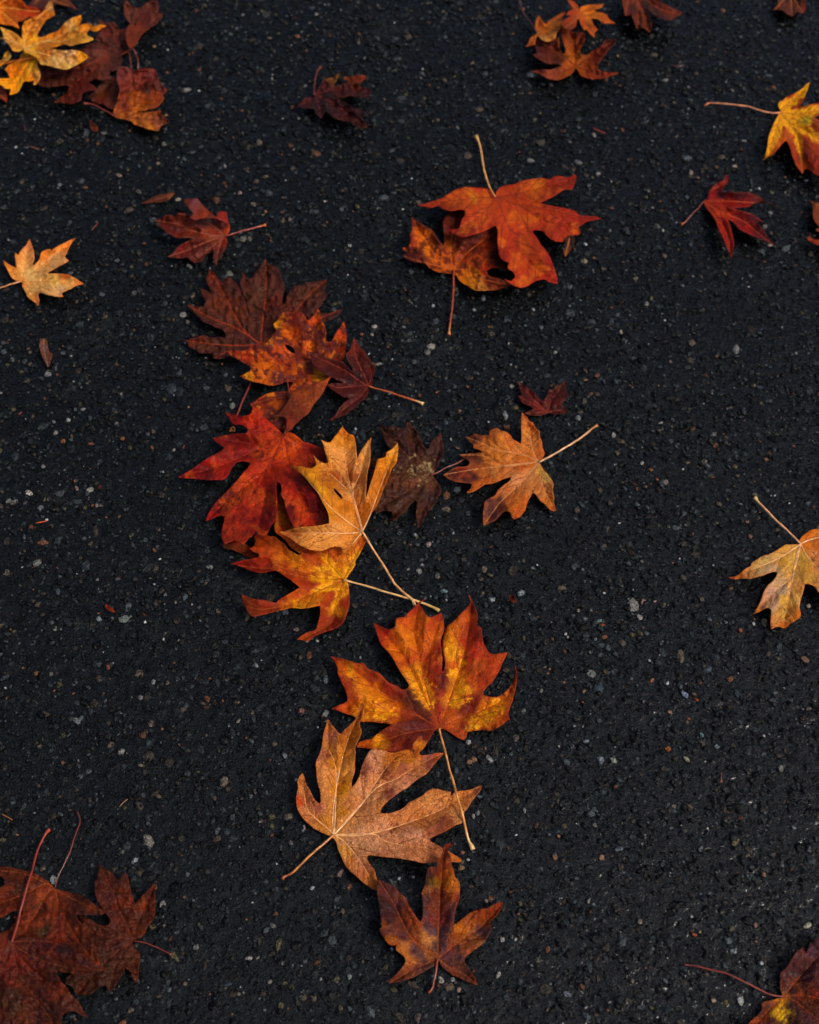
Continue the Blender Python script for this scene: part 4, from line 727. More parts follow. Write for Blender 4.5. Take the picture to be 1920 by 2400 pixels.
stem('AE', 'Z13', '1520,515 1600,470 1725,415 1790,372', '84382c', w0=2.4, w1=2.4, bulb=1, arch=2)
new_leaf('AD', 'Z13', '775,1095', 'tan-orange leaf with upright pointed lobes lying over the red and yellow-patched leaves')
blade('AD', 'Z13', '770,1120 740,1170 700,1230 660,1280 620,1305 590,1300 575,1250 520,1240 470,1250 410,1270 350,1275 270,1265 200,1235 130,1190 60,1140 0,1110 -20,1095 40,1090 100,1065 180,1050 260,1045 330,1040 390,1030 460,1015 460,960 430,870 380,780 340,700 260,610 190,540 130,490 85,455 140,460 200,465 270,480 310,470 335,440 325,400 300,350 350,400 400,430 445,430 430,370 415,310 400,250 378,205 420,225 470,232 510,180 550,130 585,80 610,110 650,150 690,160 705,200 715,260 720,320 730,385 760,320 800,260 840,210 860,185 855,250 855,330 850,420 830,500 820,600 815,700 815,760 850,650 880,560 905,470 920,400 960,385 1000,370 1010,330 1060,300 1100,260 1120,235 1122,300 1115,380 1100,440 1060,490 1030,560 990,660 950,770 910,850 860,930 820,1020 790,1080',
  '585,110,c0681c 550,200,cc8030 420,260,d88c48 500,300,d88c48 640,250,d48838 690,200,bc6420 600,350,dc9450 450,420,d48840 560,480,cc8444 520,560,9c5420 600,600,a86838 430,580,b06428 660,480,d88c50 690,580,985024 780,560,a86430 830,300,dc9450 780,420,d48c4c 700,690,dc9858 760,800,d89450 350,440,cc7c2c 320,380,b86c24 200,500,c8742c 130,470,a44c14 300,580,d08424 400,690,d48c2c 480,640,a85c18 540,800,c8782c 620,850,b06020 450,900,cc802c 550,950,c87830 700,900,c07428 650,1000,d0843c 500,1080,d49050 300,1080,d89450 150,1090,b07038 50,1100,8c4c28 250,1180,c07c3c 400,1200,cc8440 600,1180,d48844 680,1200,c87834 620,1280,b06020 1100,300,d8903c 1060,400,cc7c28 980,420,c87424 950,550,b0601c 900,700,b4641c 850,850,ac5c1c 820,980,985018 1000,600,a04c0c',
  veins='770,1040,740,930,700,780,650,600,610,350,585,95;640,1000,450,840,330,690,190,540,95,460;690,760,560,620,430,500,305,360;840,960,900,800,980,590,1060,400,1115,250;690,740,745,560,800,400,855,200;650,1108,400,1105,200,1105,0,1105;700,1190,610,1295',
  holes='500,672 520,680 550,710 580,745 592,775 575,775 540,740 510,705', lift=8, rough=.52, sheen=.04, spots=1, vein='b06c30', vein2='9c5420', vw=1.2, warp=7, quilt=.5, raised=True, mottle=('bc6c28', 30, .58, .45), edge=('b05c1c', 5, .4), fleckcol='8c3c18', flecks='540,575,45;640,590,60;720,570,50;480,520,40;420,590,50;120,1120,60', sat=1.08, v2k=0.8, gain=1.18)
stem('AD', 'Z13', '790,1110 880,1260 990,1430 1090,1590 1190,1690 1260,1750 1280,1800', 'dc9c60', 'd8a868', w0=3.2, w1=4.6, bulb=1.5, arch=5)
new_leaf('AB', 'Z11', '1135,462', 'smallest dark red leaf, lying flat above the stem of the orange leaf right of centre')
blade('AB', 'Z11', '1060,490 1010,495 960,485 900,470 960,440 1000,420 940,390 880,360 850,310 830,290 880,285 860,220 825,140 880,170 950,210 1000,250 1040,310 1090,345 1120,300 1150,220 1180,230 1220,190 1260,170 1310,140 1315,200 1330,260 1355,285 1310,340 1280,380 1330,430 1320,465 1260,475 1200,480 1150,465',
  '850,180,3c1410 950,280,501210 880,320,541812 1000,370,641c0c 1050,400,7c2010 1000,450,502018 950,480,481c18 1120,400,5c1c16 1150,300,50140e 1280,200,482018 1300,280,4c1810 1200,350,5c180e 1180,430,481814 1280,450,501a18 1090,470,5c2018', veins='1050,380,950,280,835,150;1180,330,1250,240,1305,150;1050,460,910,470;1230,440,1320,450;1000,380,840,295', jag=0.9, crumple=1.5, lift=4, rough=.38, sheen=.3, spots=0, vein='74261a', vein2='340c08', warp=5)
new_leaf('AA', 'Z11', '1055,960', 'orange leaf with dark charred-looking tips and a long pale stem pointing up-right')
blade('AA', 'Z11', '1055,960 1085,920 1105,870 1085,810 1080,750 1060,710 1055,650 1040,635 1010,610 985,560 955,550 930,510 900,480 875,455 872,520 872,600 875,680 870,780 840,760 790,730 750,680 700,650 660,640 620,615 555,645 550,690 500,690 450,690 405,675 350,700 300,705 340,750 385,785 385,815 440,840 490,865 430,870 330,875 240,885 280,910 320,935 350,960 330,1000 230,1010 170,1030 130,1060 80,1090 140,1130 220,1160 310,1175 370,1180 360,1220 310,1275 370,1265 440,1230 500,1190 570,1180 640,1155 700,1130 770,1105 755,1150 700,1190 640,1240 600,1300 510,1350 490,1430 485,1520 490,1610 550,1575 610,1545 660,1490 700,1460 750,1465 780,1520 800,1540 860,1510 910,1450 930,1380 970,1300 990,1265 1020,1290 1060,1350 1100,1380 1150,1435 1190,1455 1220,1450 1195,1350 1205,1330 1190,1240 1195,1180 1160,1110 1100,1040 1070,990',
  '890,480,b04808 920,580,c0641c 1000,620,bc581c 930,680,c8782c 1000,750,c4702c 1050,800,b45c20 960,850,b8641c 1070,880,b05414 620,650,a8541c 560,670,8c3c10 650,720,bc681c 750,760,bc5c1c 700,830,c06c20 450,700,3c1410 320,710,2c0e0a 400,750,401814 430,800,b85c1c 520,760,b4601c 600,830,bc6c24 850,850,c4702c 300,900,401410 400,900,4c1c10 450,940,4c1c10 550,900,b8641c 650,950,c06818 750,900,c06c28 850,930,b05814 950,950,b85c18 250,1050,6c180e 150,1080,401214 300,1100,742414 380,1000,7c3814 380,1110,381018 300,1150,301014 450,1050,b86024 600,1050,c07030 750,1050,b8642c 850,1000,a84c10 650,1120,c4641c 400,1220,b04c08 450,1180,b8540c 340,1260,b04c10 500,1170,b04c08 800,1150,c07844 900,1100,c07038 700,1230,b46028 620,1290,a8541c 650,1340,301014 550,1380,34141a 520,1480,3c1c24 580,1500,38161c 540,1560,502018 690,1420,50180e 720,1350,b85c24 850,1300,bc6420 800,1400,c05c0c 850,1480,b44c08 900,1350,b8540c 1000,1100,c07c40 1080,1080,b88430 1130,1140,b88c44 950,1200,bc6c2c 1100,1250,bc6c30 1160,1200,c07838 1150,1350,b8640c 1200,1440,a8480c',
  veins='930,900,800,870,600,830,450,760,315,710;1010,900,970,760,950,620,880,470;850,980,600,1010,300,1050,90,1090;950,1080,850,1190,650,1380,500,1590;1060,1080,1100,1230,1205,1440;700,1000,500,900,260,890', lift=7, rough=.48, sheen=.1, spots=1, vein='c88850', vein2='8c4414', vw=1.0, warp=5, edge=('a84c10', 4, .35), mottle=('a05018', 20, .6, .5), sat=1.0, gain=1.12)
stem('AA', 'Z11', '1100,935 1200,880 1350,790 1450,730 1530,670 1590,620 1640,590', 'd89c68', 'a86420', w0=3.4, w1=3.6, bulb=1.6, arch=5)
new_leaf('AG', 'Z15', '1120,792', 'pale tan speckled leaf at the right edge with a thick pale stem pointing up-left')
blade('AG', 'Z15', '1095,795 1000,795 900,800 830,840 760,890 680,930 580,960 500,1000 400,1070 380,1115 300,1160 220,1225 150,1270 55,1290 130,1315 230,1305 340,1310 450,1290 560,1260 660,1220 730,1205 770,1215 760,1270 710,1340 640,1400 580,1500 550,1580 510,1680 460,1770 415,1835 500,1800 570,1760 640,1745 680,1780 675,1900 670,1980 680,2060 740,2030 800,2020 890,2040 960,1980 1040,1930 1100,1890 1120,1830 1105,1720 1130,1600 1165,1480 1180,1390 1220,1385 1300,1410 1370,1490 1450,1600 1600,1700 1750,1500 1800,1200 1900,1000 1700,700 1500,580 1400,570 1280,580 1190,640 1130,690 1100,740',
  '80,1290,a04020 200,1260,b86028 350,1250,b87c44 500,1100,b88c4c 600,1030,a88850 650,1150,b08c64 750,1000,c09050 900,850,c08840 1000,950,c89448 850,1050,c48c3c 700,1180,bc9068 950,1200,c08c44 1080,1000,c8984c 800,1400,b89064 1000,1400,c8904c 700,1500,b4846c 850,1480,a88c70 600,1650,b88058 450,1800,b4601c 700,1700,b08868 900,1600,c89440 1050,1600,cc944c 850,1800,c08c40 1000,1800,b87030 1080,1860,b8601c 750,1950,b87840 880,2020,b05818 700,2030,b06030 1100,1450,c88040 1250,1100,b07c30 1200,1000,a87c34 1350,1400,bc7838 1250,1300,b8843c 1250,680,bc601c 1350,620,c06c28 1200,850,c06828 1300,950,cc7c48 1400,800,b85c20 1380,1100,c87844',
  veins='900,940,700,1050,400,1170,80,1290;1050,1000,1000,1300,930,1650,875,2010;1200,950,1400,1200,1650,1600;1250,730,1500,690,1700,800;990,1260,750,1480,440,1810', lift=6, rough=.52, sheen=.03, spots=1, vein='b87844', vein2='986a3c', vw=1.3, warp=5, quilt=.4, raised=True, edge=('b05820', 5, .5), tert=.12, sat=1.08, v2k=0.88, gain=1.12)
stem('AG', 'Z15', '1110,780 950,620 750,430 600,280 500,180 440,100', 'd89868', 'd8b068', w0=3.4, w1=4.2, bulb=1.9, arch=5)

# ---- lower centre ----------------------------------------------------------------------------
new_leaf('AH', 'Z16', '970,1175', 'large orange leaf with yellow patches, its long stem crossing the big tan-brown leaf below')
blade('AH', 'Z16', '940,1190 915,1215 890,1260 870,1290 810,1340 750,1362 680,1365 620,1382 560,1375 500,1355 430,1350 350,1340 275,1335 290,1300 340,1275 400,1265 430,1235 480,1200 530,1165 570,1145 500,1132 420,1122 360,1120 320,1120 280,1090 240,1070 180,1050 120,1025 60,1010 110,985 165,965 195,940 195,900 170,840 140,780 115,710 110,660 85,610 58,570 100,578 160,590 220,610 290,628 330,625 365,670 410,690 460,710 510,755 550,790 610,815 655,845 700,835 712,810 690,770 650,710 610,640 570,570 520,510 475,460 450,390 430,330 418,290 450,305 495,325 540,340 575,335 598,310 600,270 620,240 680,235 710,195 750,165 790,120 858,75 800,130 830,170 860,215 895,240 940,225 990,200 1005,250 1012,310 1008,360 990,400 983,450 990,520 996,600 990,690 1000,700 1012,680 1020,640 1012,580 1000,520 996,450 1006,400 1024,340 1050,300 1100,260 1150,205 1200,160 1232,115 1215,60 1222,45 1240,90 1262,140 1285,185 1290,240 1285,300 1325,330 1330,390 1340,450 1370,510 1405,545 1450,545 1500,540 1545,532 1530,570 1500,630 1470,700 1420,780 1370,830 1340,865 1340,895 1400,912 1465,910 1510,875 1560,830 1590,780 1608,720 1605,660 1610,640 1622,700 1620,770 1608,850 1590,930 1565,1000 1550,1060 1565,1100 1530,1120 1490,1150 1440,1180 1390,1195 1330,1190 1260,1195 1205,1205 1195,1250 1175,1275 1130,1255 1080,1225 1030,1195 1000,1180',
  '80,590,8c2010 130,660,c6580e 200,680,e28c14 300,660,b4480a 200,820,8c2810 130,760,a4380c 300,800,c86c0c 400,730,8c2c0a 250,930,a84008 80,1005,942410 200,1000,b04808 350,900,d07810 300,1050,d27a0f 450,880,cc7010 550,830,80200a 620,880,6c1808 550,1000,bc5808 400,1040,c86c0a 500,1040,dc8410 600,1100,b8540a 700,900,40100e 760,960,3c100c 820,1060,501408 700,1050,842808 720,900,34100c 780,1000,380e0a 860,1090,400e0a 740,1110,400e0c 650,1180,4c1208 850,1200,400e0a 780,1210,48100a 700,1250,50120a 1200,980,50140a 1290,960,58140a 990,820,500f0c 1000,740,480f0c 650,1150,5c1810 750,1140,44101a 850,1150,501212 900,1180,5c140a 450,1290,e28c14 350,1310,bc580c 600,1250,58140a 550,1200,641c0c 700,1300,7c1c08 640,1350,7c2008 800,1250,601408 430,330,8c2018 500,360,941c10 460,420,942c10 560,400,b8480a 640,350,cc6810 600,500,cc640c 680,280,b84c10 750,200,94280e 790,150,84240c 770,260,bc5818 850,260,b05818 900,300,a43c08 980,230,8c280c 980,320,b04c0c 900,450,bc5408 730,420,cc6c0e 680,540,c4600a 720,600,b04008 780,680,c87008 740,760,cc7c0a 800,820,dc8410 830,920,dc8410 900,970,dc820e 880,600,a4380a 960,500,8c240a 950,700,8c200c 900,780,a43408 1000,760,5c1414 980,880,8c240a 970,1000,841c0a 960,1100,942c08 1060,350,d8740f 1030,450,dc8410 1060,550,d8880c 1100,300,c8600c 1200,240,b04a0a 1250,180,64180a 1270,300,84240c 1300,380,701410 1200,420,9c2c10 1300,480,94240c 1250,550,a02810 1350,560,a03008 1500,560,b04808 1420,650,a83808 1300,650,a44410 1180,650,a43808 1080,720,dc8410 1050,650,b85408 1130,800,d07c0c 1180,850,dc8410 1250,780,b44808 1350,760,9c3008 1100,950,dc8410 1050,920,c87008 1200,920,a03008 1250,950,7c1c0a 1150,1020,641408 1300,930,6c1408 1250,1000,641008 1050,1050,b04c08 1080,1130,bc5408 1350,960,c46408 1430,930,bc5808 1450,1000,dc8410 1540,950,b85408 1400,1060,dc820e 1340,1100,dc8410 1500,1080,b04808 1560,1100,942808 1600,700,84240c 1590,850,a44410 1450,1150,b04c08 1250,1160,dc8410 1150,1170,6c1c08 1100,1200,a43c08 1180,1250,b44c08 1300,1180,a84408',
  veins='930,1080,890,950,850,790,820,660,780,480,755,330,795,130;1005,1100,1050,960,1110,780,1170,590,1210,380,1235,110;880,1120,740,1030,600,950,440,850,300,720,70,575;1080,1120,1200,1070,1330,1030,1470,960,1560,880,1612,660;850,1190,700,1215,520,1270,290,1325;1060,1200,1120,1230,1185,1265;750,1060,500,1040,200,1010;830,690,900,500,980,220;700,620,560,440,430,300',
  lift=8, rough=.44, sheen=.12, spots=1, vein='94380a', vein2='a04008', vw=.9, warp=7, sat=1.06, edge=('84200a', 7, .6), peaks='700,960,90,-2;1600,800,70,6;1000,650,60,-2', gain=1.1, fleckcol='f09c1c', flecks='1180,860,70;1130,930,50;850,860,70;780,770,60;890,960,40;1090,700,45;1060,480,50;1160,620,40;470,1030,90;560,1030,50;1470,975,70;1400,1070,60;1290,1165,70;1080,950,40;820,690,40')
new_leaf('AI', 'Z17', '475,1050', 'largest tan-brown leaf of the lower centre, pale raised veins and an orange stem pointing down-left')
blade('AI', 'Z17', '440,1058 370,1030 300,985 245,935 205,880 183,810 180,760 193,680 190,630 205,595 232,570 248,620 262,665 285,700 305,745 330,785 362,808 370,790 362,700 345,640 337,560 335,490 350,440 370,390 385,330 395,260 415,200 420,155 430,155 455,195 480,225 505,255 530,265 555,235 600,195 630,165 660,110 690,30 708,40 700,80 690,150 672,185 685,230 685,265 665,310 640,370 640,420 637,490 635,560 615,620 612,680 640,650 670,590 690,520 720,450 765,385 830,390 870,390 900,408 940,412 990,402 1040,390 1085,395 1090,350 1110,315 1140,283 1162,280 1160,310 1190,320 1215,300 1195,340 1170,380 1135,410 1150,432 1200,428 1260,418 1330,412 1310,440 1270,480 1230,530 1190,575 1120,620 1040,690 980,720 930,760 880,800 845,840 835,870 850,882 890,880 940,872 990,855 1030,825 1060,795 1110,770 1160,745 1200,710 1245,690 1290,695 1340,708 1385,715 1378,738 1395,748 1405,725 1440,708 1500,705 1560,692 1600,670 1622,668 1615,700 1580,745 1545,790 1515,840 1485,880 1470,925 1465,960 1430,972 1380,1000 1330,1030 1280,1050 1230,1075 1217,1090 1240,1110 1290,1135 1340,1165 1400,1200 1450,1232 1470,1248 1460,1260 1400,1258 1330,1255 1250,1265 1180,1268 1100,1255 1020,1240 940,1228 860,1222 790,1212 745,1210 730,1225 735,1250 760,1290 785,1320 800,1360 810,1410 820,1470 815,1485 790,1475 740,1445 690,1410 640,1365 590,1325 560,1280 530,1220 505,1165 485,1100',
  '230,600,a8602c 215,700,b06c3c 200,790,ac3c18 260,780,9c5434 260,860,b06c40 320,920,b46c38 350,830,94503c 400,950,b4702c 430,200,a8602c 400,330,b4703c 450,280,9c5c48 380,440,9c5c3c 370,550,b87440 420,600,bc7840 400,700,b87440 440,800,b8763c 470,400,b47030 490,500,b06818 500,300,94501c 600,220,8c4810 680,80,782c08 650,160,843c0c 640,230,a85c14 600,330,ac5c14 570,420,bc7024 600,500,bc7434 560,550,c4803c 580,640,b06c24 520,700,b47020 500,850,bc7c34 540,880,a86420 600,800,ac6838 560,960,bc7c44 780,430,c0805c 850,420,b87850 720,540,9c5c44 880,450,a85c10 820,500,c08058 930,430,a85810 1000,420,a85808 1100,400,a04c08 1140,300,7c3410 1130,350,b0641c 1050,470,a86010 950,500,bc7030 1000,540,8c4c34 900,580,a45c38 1100,530,bc7444 1200,460,844438 1290,440,8c3820 1050,600,c4805c 950,670,bc7c54 800,650,c07c4c 700,700,bc7c54 650,800,b87444 800,780,c48454 920,740,7c3c34 850,830,b87038 600,930,bc7c48 750,900,bc784c 850,960,c4845c 950,900,bc7444 1100,830,c07440 1200,760,c07c44 1250,720,b8703c 1300,850,bc7848 1380,800,c07840 1500,750,b06834 1590,690,7c4434 1450,900,b87848 1250,950,b06c38 1300,990,58241c 1250,1000,743424 1350,990,7c3c20 1220,1040,84402c 1150,950,b8703c 1100,1050,c0805c 1200,1130,b87850 1300,1180,bc7048 1100,1180,b87448 1400,1230,b8642c 1250,1240,a8603c 950,1150,c08058 900,1200,a86848 800,1100,c0845c 700,1050,c4885c 600,1100,c0845c 700,1180,b87c50 650,1250,b4744c 720,1320,a85c3c 760,1400,b06834 810,1470,a45c24 600,1250,b46c38 560,1180,b87c3c 520,1080,bc8448',
  veins='462,960,480,760,500,640,540,450,600,260,695,50;560,960,700,800,800,640,880,530,960,440,1060,400;620,1058,760,1040,900,1005,1080,945,1250,880,1400,800,1612,675;780,1045,850,1090,1000,1130,1180,1150,1330,1200,1465,1252;560,1110,680,1260,812,1480;400,980,330,920,260,830,230,580;790,700,950,620,1130,510,1320,415;490,560,430,360,425,165',
  lift=7, rough=.52, sheen=.04, spots=1, vein='b8783c', vein2='8c4420', vw=1.2, warp=6, quilt=.7, raised=True, edge=('a0542c', 6, .5), tert=.3, mottle=('a4643c', 26, .6, .35), mottle2=('8c4c28', 7, .70, .6), fleckcol='6c301c', flecks='1300,990,110;930,745,50;700,560,50;880,580,50;720,540,40;925,985,40;430,430,50', sat=1.08, v2k=0.74, gain=1.22)
stem('AI', 'Z17', '460,1060 380,1130 290,1210 210,1290 150,1345 110,1365 85,1375 72,1395', 'b86c28', '8c3c10', w0=4.2, w1=4.0, bulb=1.8, arch=4)
stem('AH', 'Z17', '1300,260 1330,370 1370,530 1420,720 1470,880 1500,1010 1520,1090 1545,1140 1555,1165', 'cc843c', 'dcb070', w0=3.8, w1=4.6, bulb=2.0, arch=5)
new_leaf('AJ', 'Z18', '845,1450', 'reddish brown leaf with purple-grey patches and lobes spread upward, lowest of the central chain')
blade('AJ', 'Z18', '845,1480 800,1540 730,1580 640,1625 560,1670 470,1700 380,1725 265,1745 285,1705 330,1665 380,1610 430,1550 455,1500 455,1450 420,1410 350,1350 350,1290 300,1300 250,1275 200,1200 170,1160 145,1100 175,1085 170,1000 155,900 140,800 130,700 130,600 125,520 160,515 210,545 290,580 340,610 400,680 460,730 500,830 550,900 600,980 635,1020 655,980 670,880 660,780 655,680 680,590 700,500 720,390 750,365 830,370 840,320 845,270 880,250 900,200 915,150 920,110 960,85 1020,85 1020,105 980,130 960,170 985,220 1000,260 1005,320 1030,400 1050,490 1090,530 1105,590 1105,680 1080,800 1060,860 1045,950 1030,1040 1060,1040 1100,1010 1150,970 1230,910 1330,870 1430,850 1500,820 1570,790 1620,790 1590,860 1550,930 1500,980 1460,1010 1470,1060 1490,1100 1450,1170 1400,1250 1320,1320 1240,1380 1180,1430 1160,1480 1180,1530 1220,1590 1270,1650 1300,1720 1315,1770 1260,1750 1180,1720 1100,1680 1010,1640 940,1590 890,1540 865,1490',
  '160,540,44140c 200,620,502420 160,660,602c24 300,640,481f20 250,700,502828 200,770,28140e 180,880,281614 300,880,34181a 260,1000,38181a 400,740,84442c 380,800,6c3834 480,850,7c300c 450,950,743010 550,1000,84340e 600,1050,8c4018 400,1050,54241c 220,1050,7c3c14 280,1100,5c2c1e 200,1150,502012 270,1220,a0541c 300,1280,8c4010 400,1180,4c2626 350,1120,6c3424 430,1300,a86434 400,1340,a45c2c 480,1430,a4602c 520,1480,a86030 550,1350,48282c 650,1400,502c28 500,1570,8c4828 400,1680,5c2c1c 280,1730,642c1c 600,1580,5c3028 700,1530,482822 680,1200,b06c38 740,1250,b4703c 600,1200,8c3c1c 720,1060,402024 780,1150,4c2c2e 820,1300,482822 700,1380,94542c 760,1420,84481c 750,400,6c3028 770,460,3c221e 840,420,5c2008 720,550,482820 820,550,7c501c 740,540,6c4c24 690,640,945430 700,750,4c2824 760,850,703018 800,700,5c200c 690,900,54302c 740,950,642424 800,1000,742c1c 950,100,5c1c0a 960,200,5c200a 900,270,6c2c0a 960,320,84380e 900,380,60240c 980,430,a04c10 920,500,8c3c08 1060,600,b05c10 1000,540,b06414 980,640,a85c20 1050,720,8c3410 920,680,6c2410 930,800,743422 1000,880,502624 950,920,642014 900,1000,702420 1000,950,48262a 950,1100,44282c 900,1200,3c2428 900,1300,48282a 1200,950,8c400c 1120,1110,b86414 1200,1040,a0500c 1350,930,803410 1550,840,7c2c12 1450,920,7c300e 1400,1030,7c340c 1000,1200,843c10 1100,1180,8c4010 1250,1180,ac6840 1330,1150,50343a 1450,1130,3c2628 1420,1200,54302a 1300,1260,a86438 1200,1300,ac5c34 1200,1370,a05030 1000,1330,8c4024 1080,1330,5c342c 950,1400,643438 1100,1450,4c2c2a 1000,1500,502c28 1150,1550,5c3020 1180,1620,482822 1050,1630,7c3c24 1280,1700,602814 920,1540,5c3024',
  veins='848,1300,852,1100,865,800,880,550,900,300,930,160,1000,95;740,1370,600,1280,480,1130,380,930,310,780,145,530;940,1380,1050,1290,1180,1200,1350,1080,1600,810;740,1500,560,1580,280,1735;950,1540,1150,1640,1305,1755', lift=7, rough=.42, sheen=.15, spots=1, vein='94441c', vein2='5c200e', vw=1.1, warp=5, quilt=.8, raised=False, tert=.25, sat=1.1, gain=.98)
stem('AJ', 'Z18', '840,1475 820,1600 800,1700 785,1790 765,1830 730,1862', '7c2c10', '943c14', w0=3.8, w1=3.4, bulb=1.7, arch=2)

# ---- lower left pile ---------------------------------------------------------------------------
new_leaf('AM', 'Z19', '1290,1335', 'dull maroon leaf, rightmost of the lower left pile, with a thin stem pointing right')
blade('AM', 'Z19', '1290,1320 1340,1310 1390,1270 1430,1190 1480,1120 1495,1000 1495,880 1490,770 1440,830 1380,890 1320,960 1295,960 1270,880 1250,800 1230,720 1205,680 1150,730 1120,730 1070,680 1010,640 965,600 940,680 915,760 910,850 930,930 960,1000 1010,1060 1040,1100 1045,1180 960,1180 880,1130 760,1090 800,1190 870,1300 900,1500 800,1600 650,1680 620,1740 700,1790 740,1850 880,1840 950,1780 1020,1770 1050,1830 1100,1780 1160,1680 1200,1590 1240,1620 1280,1690 1315,1740 1330,1650 1350,1530 1340,1450 1280,1390 1275,1350',
  '980,650,50241c 1000,800,54201c 1150,750,4c221c 1050,900,50242a 1150,900,5c2820 1180,930,803014 1200,1050,4c201e 1450,850,5c2418 1420,980,84381c 1400,1100,54241c 1330,1220,602a1c 1100,1100,5c1c14 950,1200,50221c 1050,1300,4c2020 1200,1250,54241a 1150,1450,4c2424 1000,1500,44221e 900,1350,502018 1250,1500,50281e 1300,1600,5c281c 1050,1650,44241a 900,1700,3c1c10 800,1780,4c1f14 700,1750,30180e',
  veins='1240,1230,1150,1050,1100,900,970,620;1310,1200,1400,1000,1485,790;1200,1310,1050,1300,880,1250;1200,1420,1100,1600,1050,1810;1280,1450,1310,1720;1150,1420,950,1600,750,1830', jag=1.0, crumple=1.8, lift=4, rough=.42, sheen=.22, spots=1, vein='6c2c18', vein2='3c160e', vw=.8, mottle=('381812', 20, .58, .5), quilt=.6)
stem('AM', 'Z19', '1380,1350 1450,1370 1560,1420 1650,1470', '702818', w0=2, w1=2.4, bulb=1.6, arch=2)
new_leaf('AK', 'Z19', '530,825', 'rusty red-brown leaf in the lower left pile, with a thin dark red stem pointing up')
blade('AK', 'Z19', '530,830 470,770 400,720 330,690 240,660 150,640 60,620 -100,620 -120,720 0,710 45,760 30,810 -80,840 -150,950 -80,1100 0,1110 80,1080 150,1050 225,1045 200,1090 120,1100 150,1140 90,1220 0,1260 -60,1270 -60,1400 0,1500 200,1450 400,1500 600,1500 700,1420 780,1480 860,1530 960,1570 930,1440 920,1390 870,1330 850,1240 760,1140 730,1085 900,1085 980,1080 1020,1060 1000,1050 960,1020 900,980 820,920 740,880 640,860 550,835',
  '50,680,50221a 200,690,5c2818 380,760,6c2c14 200,820,301a12 380,890,94440e 250,900,60240e 80,950,5c2418 100,1040,602414 450,860,743010 600,880,6c2c14 740,920,50241a 850,1000,502824 980,1060,482018 500,970,84380e 400,1000,54240e 250,1150,8c380e 150,1180,682c10 450,1100,7c3010 600,1150,702a12 700,1060,54241a 440,1250,3c2c22 600,1330,8c2c10 500,1300,702614 700,1250,6c2c14 800,1350,54221a 850,1450,4c2016 940,1550,a04414 900,1500,44281e 700,1400,502018 300,1300,642814 300,1400,602814',
  veins='440,900,330,1100,200,1280;560,960,640,1150,800,1400,950,1560;640,900,850,1000,1010,1055;430,790,200,900,-80,1000;400,760,200,680,-80,660', jag=0.9, crumple=1.6, lift=4, rough=.42, sheen=.2, spots=1, vein='8c4018', vein2='4c1c0c', vw=.9, mottle=('4c1c10', 22, .56, .5), mottle2=('84340e', 26, .62, .5))
stem('AK', 'Z19', '560,720 620,590 680,460 720,330 770,190 765,140 745,95', '641c0e', '502418', w0=2.4, w1=2.8, bulb=1.5, arch=4)
new_leaf('AL', 'Z19', '115,1345', 'broad dark maroon leaf filling the lower left corner, thick red stem lying across the pile')
blade('AL', 'Z19', '115,1345 60,1300 0,1270 -150,1260 -300,1500 -300,2200 200,2300 560,2200 600,2136 590,2060 640,2030 720,2010 790,2050 850,2070 790,1990 750,1910 690,1860 640,1790 600,1740 570,1700 540,1640 560,1630 800,1660 960,1630 1060,1612 950,1570 840,1500 740,1440 680,1400 640,1370 560,1350 400,1310 250,1290 180,1310',
  '0,1330,6c2810 150,1400,5c2020 250,1330,5c241c 500,1370,501818 650,1400,34181a 450,1450,5c1c14 200,1550,742010 100,1700,5c1e14 350,1600,602014 300,1480,48181a 450,1560,4c1c14 700,1500,4c1812 850,1560,50201a 1000,1610,4c2018 600,1600,50241a 200,1700,50241c 100,1850,48261e 350,1750,502020 500,1700,401c1a 580,1780,943c10 520,1790,60200e 650,1900,54241e 750,1950,50241e 830,2050,4c1c1a 300,1900,50201a 550,2000,44201c 100,2000,44261a 400,2100,401a16 200,2080,642c0e 50,2100,502010 450,1350,4c1816',
  veins='200,1420,400,1520,700,1600,1050,1612;150,1550,250,1750,500,2100;180,1480,400,1700,700,1880,840,2060;60,1500,-50,1800,-200,2100;200,1340,450,1340,660,1400', jag=0.9, crumple=1.6, lift=5, rough=.40, sheen=.25, spots=1, vein='6c3018', vein2='34120e', vw=.9, mottle=('381412', 22, .56, .5), mottle2=('7c2c10', 24, .65, .5), quilt=.6)
stem('AL', 'Z19', '120,1330 160,1200 210,1000 260,820 310,660 350,500 400,380 450,290 482,262', '84240e', '94300e', w0=5.2, w1=3.6, bulb=2.1, arch=5)

